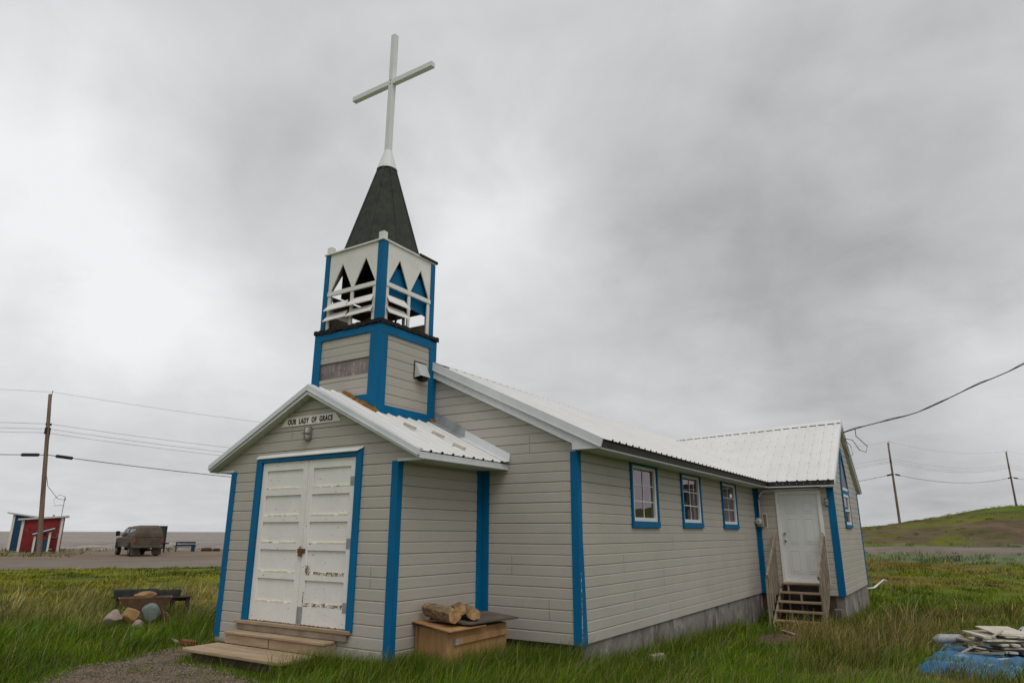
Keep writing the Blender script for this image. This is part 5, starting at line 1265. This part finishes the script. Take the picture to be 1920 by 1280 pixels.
b = MB(); b.prism([(-.05, 1.30), (1.45, 1.72), (1.45, 1.86), (-.05, 1.44)], lambda a, z, o: (a, o, z), -.20, -.16); b.build('valance', M['bluewall'], kio, base=False)
kio.scale = (.82, .82, .95)
b = MB(); b.box(-.5, .5, -.25, .25, -.1, .14, mat=frame2((-59.5, 18.0, 0), .7)); tag(b.build('dark_pallet', M['darkwood'], None, bevel=.02), 'dark low pallet in the verge left of the sheds', 'pallet')

def utility_pole(loc, h, label, lean=(0, 0), splice=False):
    t = thing('utility_pole', loc, label, 'utility pole', group='wooden utility poles')
    top = Vector((lean[0], lean[1], h))
    b = MB(); b.tube([(0, 0, -.6)] + [tuple(top * (i / 8)) for i in range(9)], [.17] + [.165 - .06 * i / 8 for i in range(9)], 12); b.build('pole_shaft', M['pole'], t, base=False, smooth=True)
    b = MB(); b.tube([top + Vector((.12, .05, -.45)), top + Vector((.14, .06, .12)), top + Vector((.15, .06, .22))], [.02, .02, .05], 6); b.build('insulator_pin', M['cable'], t, base=False)
    b = MB(); lx_, ly_ = lean[0] * .77, lean[1] * .77; b.box(lx_ - .10, lx_ + .10, ly_ - .15, ly_ + .15, h - 2.75, h - 2.3); b.box(lx_ - .04, lx_ + .04, ly_ - .18, ly_ + .18, h - 2.15, h - 2.0); b.build('insulator_rack', M['cable'], t, base=False)
    return t
P1 = Vector((-42.1, 15.74, 0)); PH = Vector((-19.5, 57.5, G(-19.5, 57.5))); P2 = Vector((2.65, 97.6, 0)); P2.z = G(P2.x, P2.y); P3 = Vector((17.4, 133.0, 0)); P3.z = G(P3.x, P3.y)
PL = Vector((-64.0, -26.0, 0)); HP = 10.75
LEAN = Vector((-.41, -.97, 0)); utility_pole(P1, HP, 'tall weathered utility pole standing before the red shed', lean=(LEAN.x, LEAN.y))
utility_pole(PH, 9.8, 'utility pole behind the church, between the shore road and the hill')
utility_pole(P2, 10.35, 'utility pole on the hill crest just right of the side wing')
utility_pole(P3, 9.4, 'farther utility pole at the right edge on the hill')
def sag(a, c, s, n=28, w=0): return [a.lerp(c, i / n) - Vector((0, 0, 4 * s * (i / n) * (1 - i / n))) for i in range(n + 1)]
HT = {1: HP, 2: 9.8, 3: 10.35, 4: 9.4}
def span(p, hp, q, hq, sg, labels):
    for (dz, off, r, s_, lab) in ((.15, .15, .008, sg, labels[0]), (-2.05, .12, .010, sg * 1.05, labels[1]), (-2.40, .12, .010, sg * 1.1, labels[2]), (-2.65, -.12, .010, sg * 1.1, labels[3]), (-4.15, .14, .024, sg * 1.15, labels[4])):
        b = MB(); a = p + Vector((off, off * .4, hp + dz)) + (LEAN * ((hp + dz) / hp) if p == P1 else Vector((0, 0, 0))); c = q + Vector((off, off * .4, hq + dz)) + (LEAN * ((hq + dz) / hq) if q == P1 else Vector((0, 0, 0))); pts = sag(a, c, s_); b.tube(pts, r, 5)
        if r == .024:
            for e0, e1 in (((0, .010), (.010, .034)) if True else ()): pass
            d = (pts[1] - pts[0]).normalized(); b.tube([pts[0] + d * .45, pts[0] + d * .5, pts[0] + d * 1.45, pts[0] + d * 1.5], [.03, .11, .11, .03], 8)
            d = (pts[-2] - pts[-1]).normalized(); b.tube([pts[-1] + d * .45, pts[-1] + d * .5, pts[-1] + d * 1.45, pts[-1] + d * 1.5], [.03, .11, .11, .03], 8)
        tag(b.build('power_line', M['cable'], None), lab, 'power line')
nm = ['topmost thin wire', 'thin second wire', 'upper wire of the middle pair', 'lower wire of the middle pair', 'thick lowest cable with black splice sleeves']
span(P1, HP, PH, 9.8, .9, [n_ + ' running right from the shore pole toward the church' for n_ in nm])
span(PL, HP, P1, HP, .5, [n_ + ' running left from the shore pole out of view' for n_ in nm])
span(PH, 9.8, P2, 10.35, 1.0, [n_ + ' behind the side wing, left of the hill pole' for n_ in nm])
span(P2, 10.35, P3, 9.4, .9, [n_ + ' between the two poles on the hill' for n_ in nm])
P4 = Vector((40, 168, G(40, 168)))
span(P3, 9.4, P4, 9.4, .9, [n_ + ' leaving the farther hill pole to the right' for n_ in nm])
top = frame2((-54.6, 19.5, 0), SA) @ Vector((2.62, -.06, 4.4)); a = P1 + Vector((.18, .1, HP - 2.5)) + LEAN * .77; b = MB()
b.tube([a, a + Vector((0, .05, -2.2)), a.lerp(top, .25) + Vector((0, 0, -2.6)), a.lerp(top, .7) + Vector((0, 0, -1.5)), top + Vector((.2, 0, -.3)), top], .018, 5)
b.tube([top + Vector((.0, 0, 0)), top + Vector((-.4, -.3, .15)), top + Vector((-.75, -.5, -.25)), top + Vector((-.6, -.4, -.75)), top + Vector((-.1, 0, -.7))], .016, 5)
tag(b.build('service_cable', M['cable'], None, smooth=True), 'thin service cable dropping from the shore pole to the red shed mast', 'cable')

# service drop to the church wing
b = MB(); A0 = Vector((6.97, 14.0, 4.30))
E0 = Vector((16.0, 14.0, 9.0))
pts = [A0] + [A0.lerp(E0, t) - Vector((0, 0, 4 * .80 * t * (1 - t))) + Vector((0, 0, .035 * math.sin(t * 23))) for t in [i / 30 for i in range(1, 31)]]
b.tube(pts, .013, 6)
b.tube([p + Vector((0, 0, .018 * math.sin(i * 1.9) + .012)) for i, p in enumerate(pts)], .008, 5)
b.tube([pts[1] + Vector((0, 0, 0)), A0 + Vector((.30, 0, -.12)), A0 + Vector((.55, -.1, -.42)), A0 + Vector((.50, -.1, -.58)), A0 + Vector((.34, 0, -.50)), A0 + Vector((.2, 0, -.22)), A0 + Vector((.0, 0, -.16))], .010, 6)
b.tube([A0 + Vector((0, 0, -.2)), A0 + Vector((.12, .1, -.35)), A0 + Vector((.16, .1, -.6)), A0 + Vector((.05, .05, -.66)), A0 + Vector((-.02, 0, -.4))], .008, 6)
tag(b.build('service_drop', M['cable'], None), 'twisted service cable rising from the side wing gable to the upper right', 'cable')

# ------------------------------------------------------------------ muddy pickup truck with canopy
def truck():
    t = thing('pickup_truck', (-39.72, 20.9, 0), 'muddy brown pickup truck with a canopy parked facing the sea', 'truck', 0)
    # local: x forward, y left
    def build(b, name, mat, p=t, **k): return b.build(name, M[mat], p, base=False, **k)
    def loft(b, secs, m=None):
        n = len(secs[0]); vs = [q for s in secs for q in s]
        b.add(vs, [(i * n + j, i * n + (j + 1) % n, (i + 1) * n + (j + 1) % n, (i + 1) * n + j) for i in range(len(secs) - 1) for j in range(n)] + [tuple(range(n)), tuple(range((len(secs) - 1) * n, len(secs) * n))], m)
    def sec(x, w, z0, z1, wt=None, r=.08):
        wt = wt or w
        arc = [(wt - r + r * math.cos(t), z1 - r + r * math.sin(t)) for t in [i * math.pi / 10 for i in range(6)]]
        zb = z0 + (z1 - z0) * .12 if wt != w else z1 - r * 1.3
        right = [(w, z0), (w + .0, zb)] + arc
        return [(x, a, c) for a, c in right] + [(x, -a, c) for a, c in reversed(right)]
    b = MB()
    loft(b, [sec(-2.95, .97, .62, 1.25), sec(-2.0, 1.0, .60, 1.27), sec(1.3, 1.0, .58, 1.25), sec(2.5, .98, .60, 1.20), sec(2.95, .90, .62, 1.08)])
    build(b, 'body', 'mud', smooth=False)
    b = MB(); loft(b, [sec(-.75, .96, 1.20, 1.96, .80, .18), sec(.35, .96, 1.20, 1.96, .80, .18), sec(.75, .96, 1.20, 1.84, .82, .14), sec(1.45, .94, 1.20, 1.30, .86, .04)]); build(b, 'cab', 'mud')
    b = MB(); loft(b, [sec(-2.95, .95, 1.255, 1.52, .93, .10), sec(-2.86, .96, 1.25, 1.90, .86, .26), sec(-2.60, .97, 1.25, 2.04, .84, .28), sec(-.78, .97, 1.25, 2.0, .82, .22)]); build(b, 'canopy', 'mud')
    def pane(name, pts): b = MB(); b.add(pts, [tuple(range(len(pts)))]); build(b, name, 'carglass', recalc=False)
    for s in (1, -1):
        y = lambda z: s * (.965 - (z - 1.25) / .62 * .165 + .012)
        for (x0, x1, x1t) in ((-.65, .20, .20), (.28, 1.22, .62)): pane('side_window', [(x0, y(1.33), 1.33), (x1, y(1.33), 1.33), (x1t, y(1.82), 1.82), (x0, y(1.82), 1.82)])
        pane('canopy_window', [(-2.6, y(1.42), 1.42), (-.95, y(1.42), 1.42), (-.95, y(1.80), 1.80), (-2.5, y(1.80), 1.80)])
        for x in (-1.95, 1.95):
            b = MB(); b.tube([(x, s * .72, .39), (x, s * .75, .39), (x, s * .96, .39), (x, s * .99, .39)], [.36, .40, .40, .36], 20); w = build(b, 'wheel', 'tyre')
            b = MB(); b.tube([(x, s * .97, .39), (x, s * 1.0, .39)], [.23, .20], 14); b.build('rim', M['rim'], w, base=False)
            b = MB(); b.tube([(x, s * .985, .46), (x, s * 1.012, .46)], .48, 20, cap=True)
            b.v = [(p[0], p[1], max(p[2], .46)) for p in b.v]; build(b, 'wheel_arch', 'black')
        b = MB(); b.box(-2.985, -2.90, s * .98 - .10, s * .98 + .0 if s > 0 else s * .98 + .10, .86, 1.20) if False else b.box(-2.985, -2.90, min(s * .99, s * .86), max(s * .99, s * .86), .88, 1.20); build(b, 'tail_light', 'taillight')
        b = MB(); b.box(-2.62, -2.60, min(s * .42, s * 1.02), max(s * .42, s * 1.02), .10, .60); build(b, 'mud_flap', 'mudflap')
        b = MB(); b.box(.95, 1.10, min(s * 1.10, s * 1.36), max(s * 1.10, s * 1.36), 1.32, 1.66); b.bar((1.05, s * .97, 1.40), (1.05, s * 1.12, 1.42), .05, .05); b.bar((1.05, s * .97, 1.52), (1.05, s * 1.12, 1.52), .04, .04); build(b, 'wing_mirror', 'black', bevel=.02)
    b = MB(); b.box(-3.12, -2.97, -.98, .98, .55, .72); build(b, 'rear_bumper', 'mud', bevel=.03)
    b = MB(); b.box(-2.975, -2.955, -.82, .82, .76, 1.20); build(b, 'tailgate', 'mud', bevel=.02)
    b = MB(); b.box(-2.962, -2.95, -.88, .88, 1.235, 1.262); build(b, 'tailgate_gap', 'black')
    b = MB(); b.box(-2.2, 2.4, -.35, .35, .32, .58); b.tube([(-1.95, -.7, .40), (-1.95, -.12, .40), (-1.95, 0, .40), (-1.95, .12, .40), (-1.95, .7, .40)], [.05, .06, .17, .06, .05], 8); b.box(-3.2, -2.9, -.06, .06, .42, .54); build(b, 'chassis', 'black')
    t.rotation_euler = (0, 0, R(90 + 61.7 + 12)); t.scale = (.94, .93, .99); return t
truck()
# notice stand right of the truck
def notice():
    V_ = math.atan2(.88, .47); t = thing('notice_stand', (-44.0, 25.05, 0), 'navy framed stand with a green panel right behind the pickup truck', 'stand', V_)
    b = MB(); b.box(-.40, .28, -.04, .04, .42, 1.98); b.build('panel', M['greenp'], t, base=False)
    for q in ((.28, .40, -.08, .08, .05, 2.05), (-.52, -.40, -.08, .08, -.1, 2.05), (-.40, .28, -.07, .07, 1.98, 2.05), (-.40, .28, -.06, .06, .30, .42)):
        b = MB(); b.box(*q); b.build('frame_board', M['navy'], t, base=False)
    b = MB(); b.box(.2, .65, -.3, .3, .66, .76); b.build('shelf', M['navy'], t, base=False)
notice()
def park_bench():
    t = thing('park_bench', (-45.4, 28.2, 0), 'dark blue wooden bench facing the sea right of the truck', 'bench', TA + .12); t.scale = (.8, .8, .92)
    for z in (.50, .72): b = MB(); b.box(-.95, .95, .20, .25, z, z + .15); b.build('back_slat', M['benchblue'], t, base=False)
    b = MB(); b.box(-1.0, 1.0, .26, .75, .40, .45); b.build('seat', M['benchblue'], t, base=False)
    for x in (-.9, .62):
        b = MB(); b.box(x - .05, x + .24 * (x > 0) + .05, .16, .30, -.1, .86 if x < 0 else .55); b.build('leg', M['benchblue'], t, base=False)
    for x in (-.95, .95): b = MB(); b.box(x - .10, x + .10, .18, .8, .44 + .02, .50 + .02); b.build('arm_rest', M['benchblue'], t, base=False)
park_bench()
def low_table():
    t = thing('low_table', (-46.0, 26.6, 0), 'grey weathered low table standing left of the blue bench', 'table', TA + .3)
    b = MB(); b.box(-.55, .55, -.25, .25, .30, .36); b.build('table_top', M['greywood'], t, base=False)
    for x in (-.4, .4): b = MB(); b.bar((x - .12, -.2, -.05), (x + .12, .2, .31), .06, .05); b.bar((x + .12, -.2, -.05), (x - .12, .2, .30), .05, .05); b.build('leg', M['greywood'], t, base=False)
low_table()
for (x, y, l, r_, lb) in ((-45.35, 30.1, .85, .17, 'thick dark driftwood log lying right of the blue bench'), (-44.7, 30.6, .6, .12, 'thin end of driftwood at the far right of the shore')):
    b = MB(); d = Vector((.47, .88, 0)); p = Vector((x, y, .12)); b.tube([p - d * l / 2, p - d * l * .2, p + d * l * .3, p + d * l / 2], [r_ * .8, r_, r_ * 1.05, r_ * .7], 9); tag(b.build('driftwood_log', M['darkwood'], None), lb, 'log')
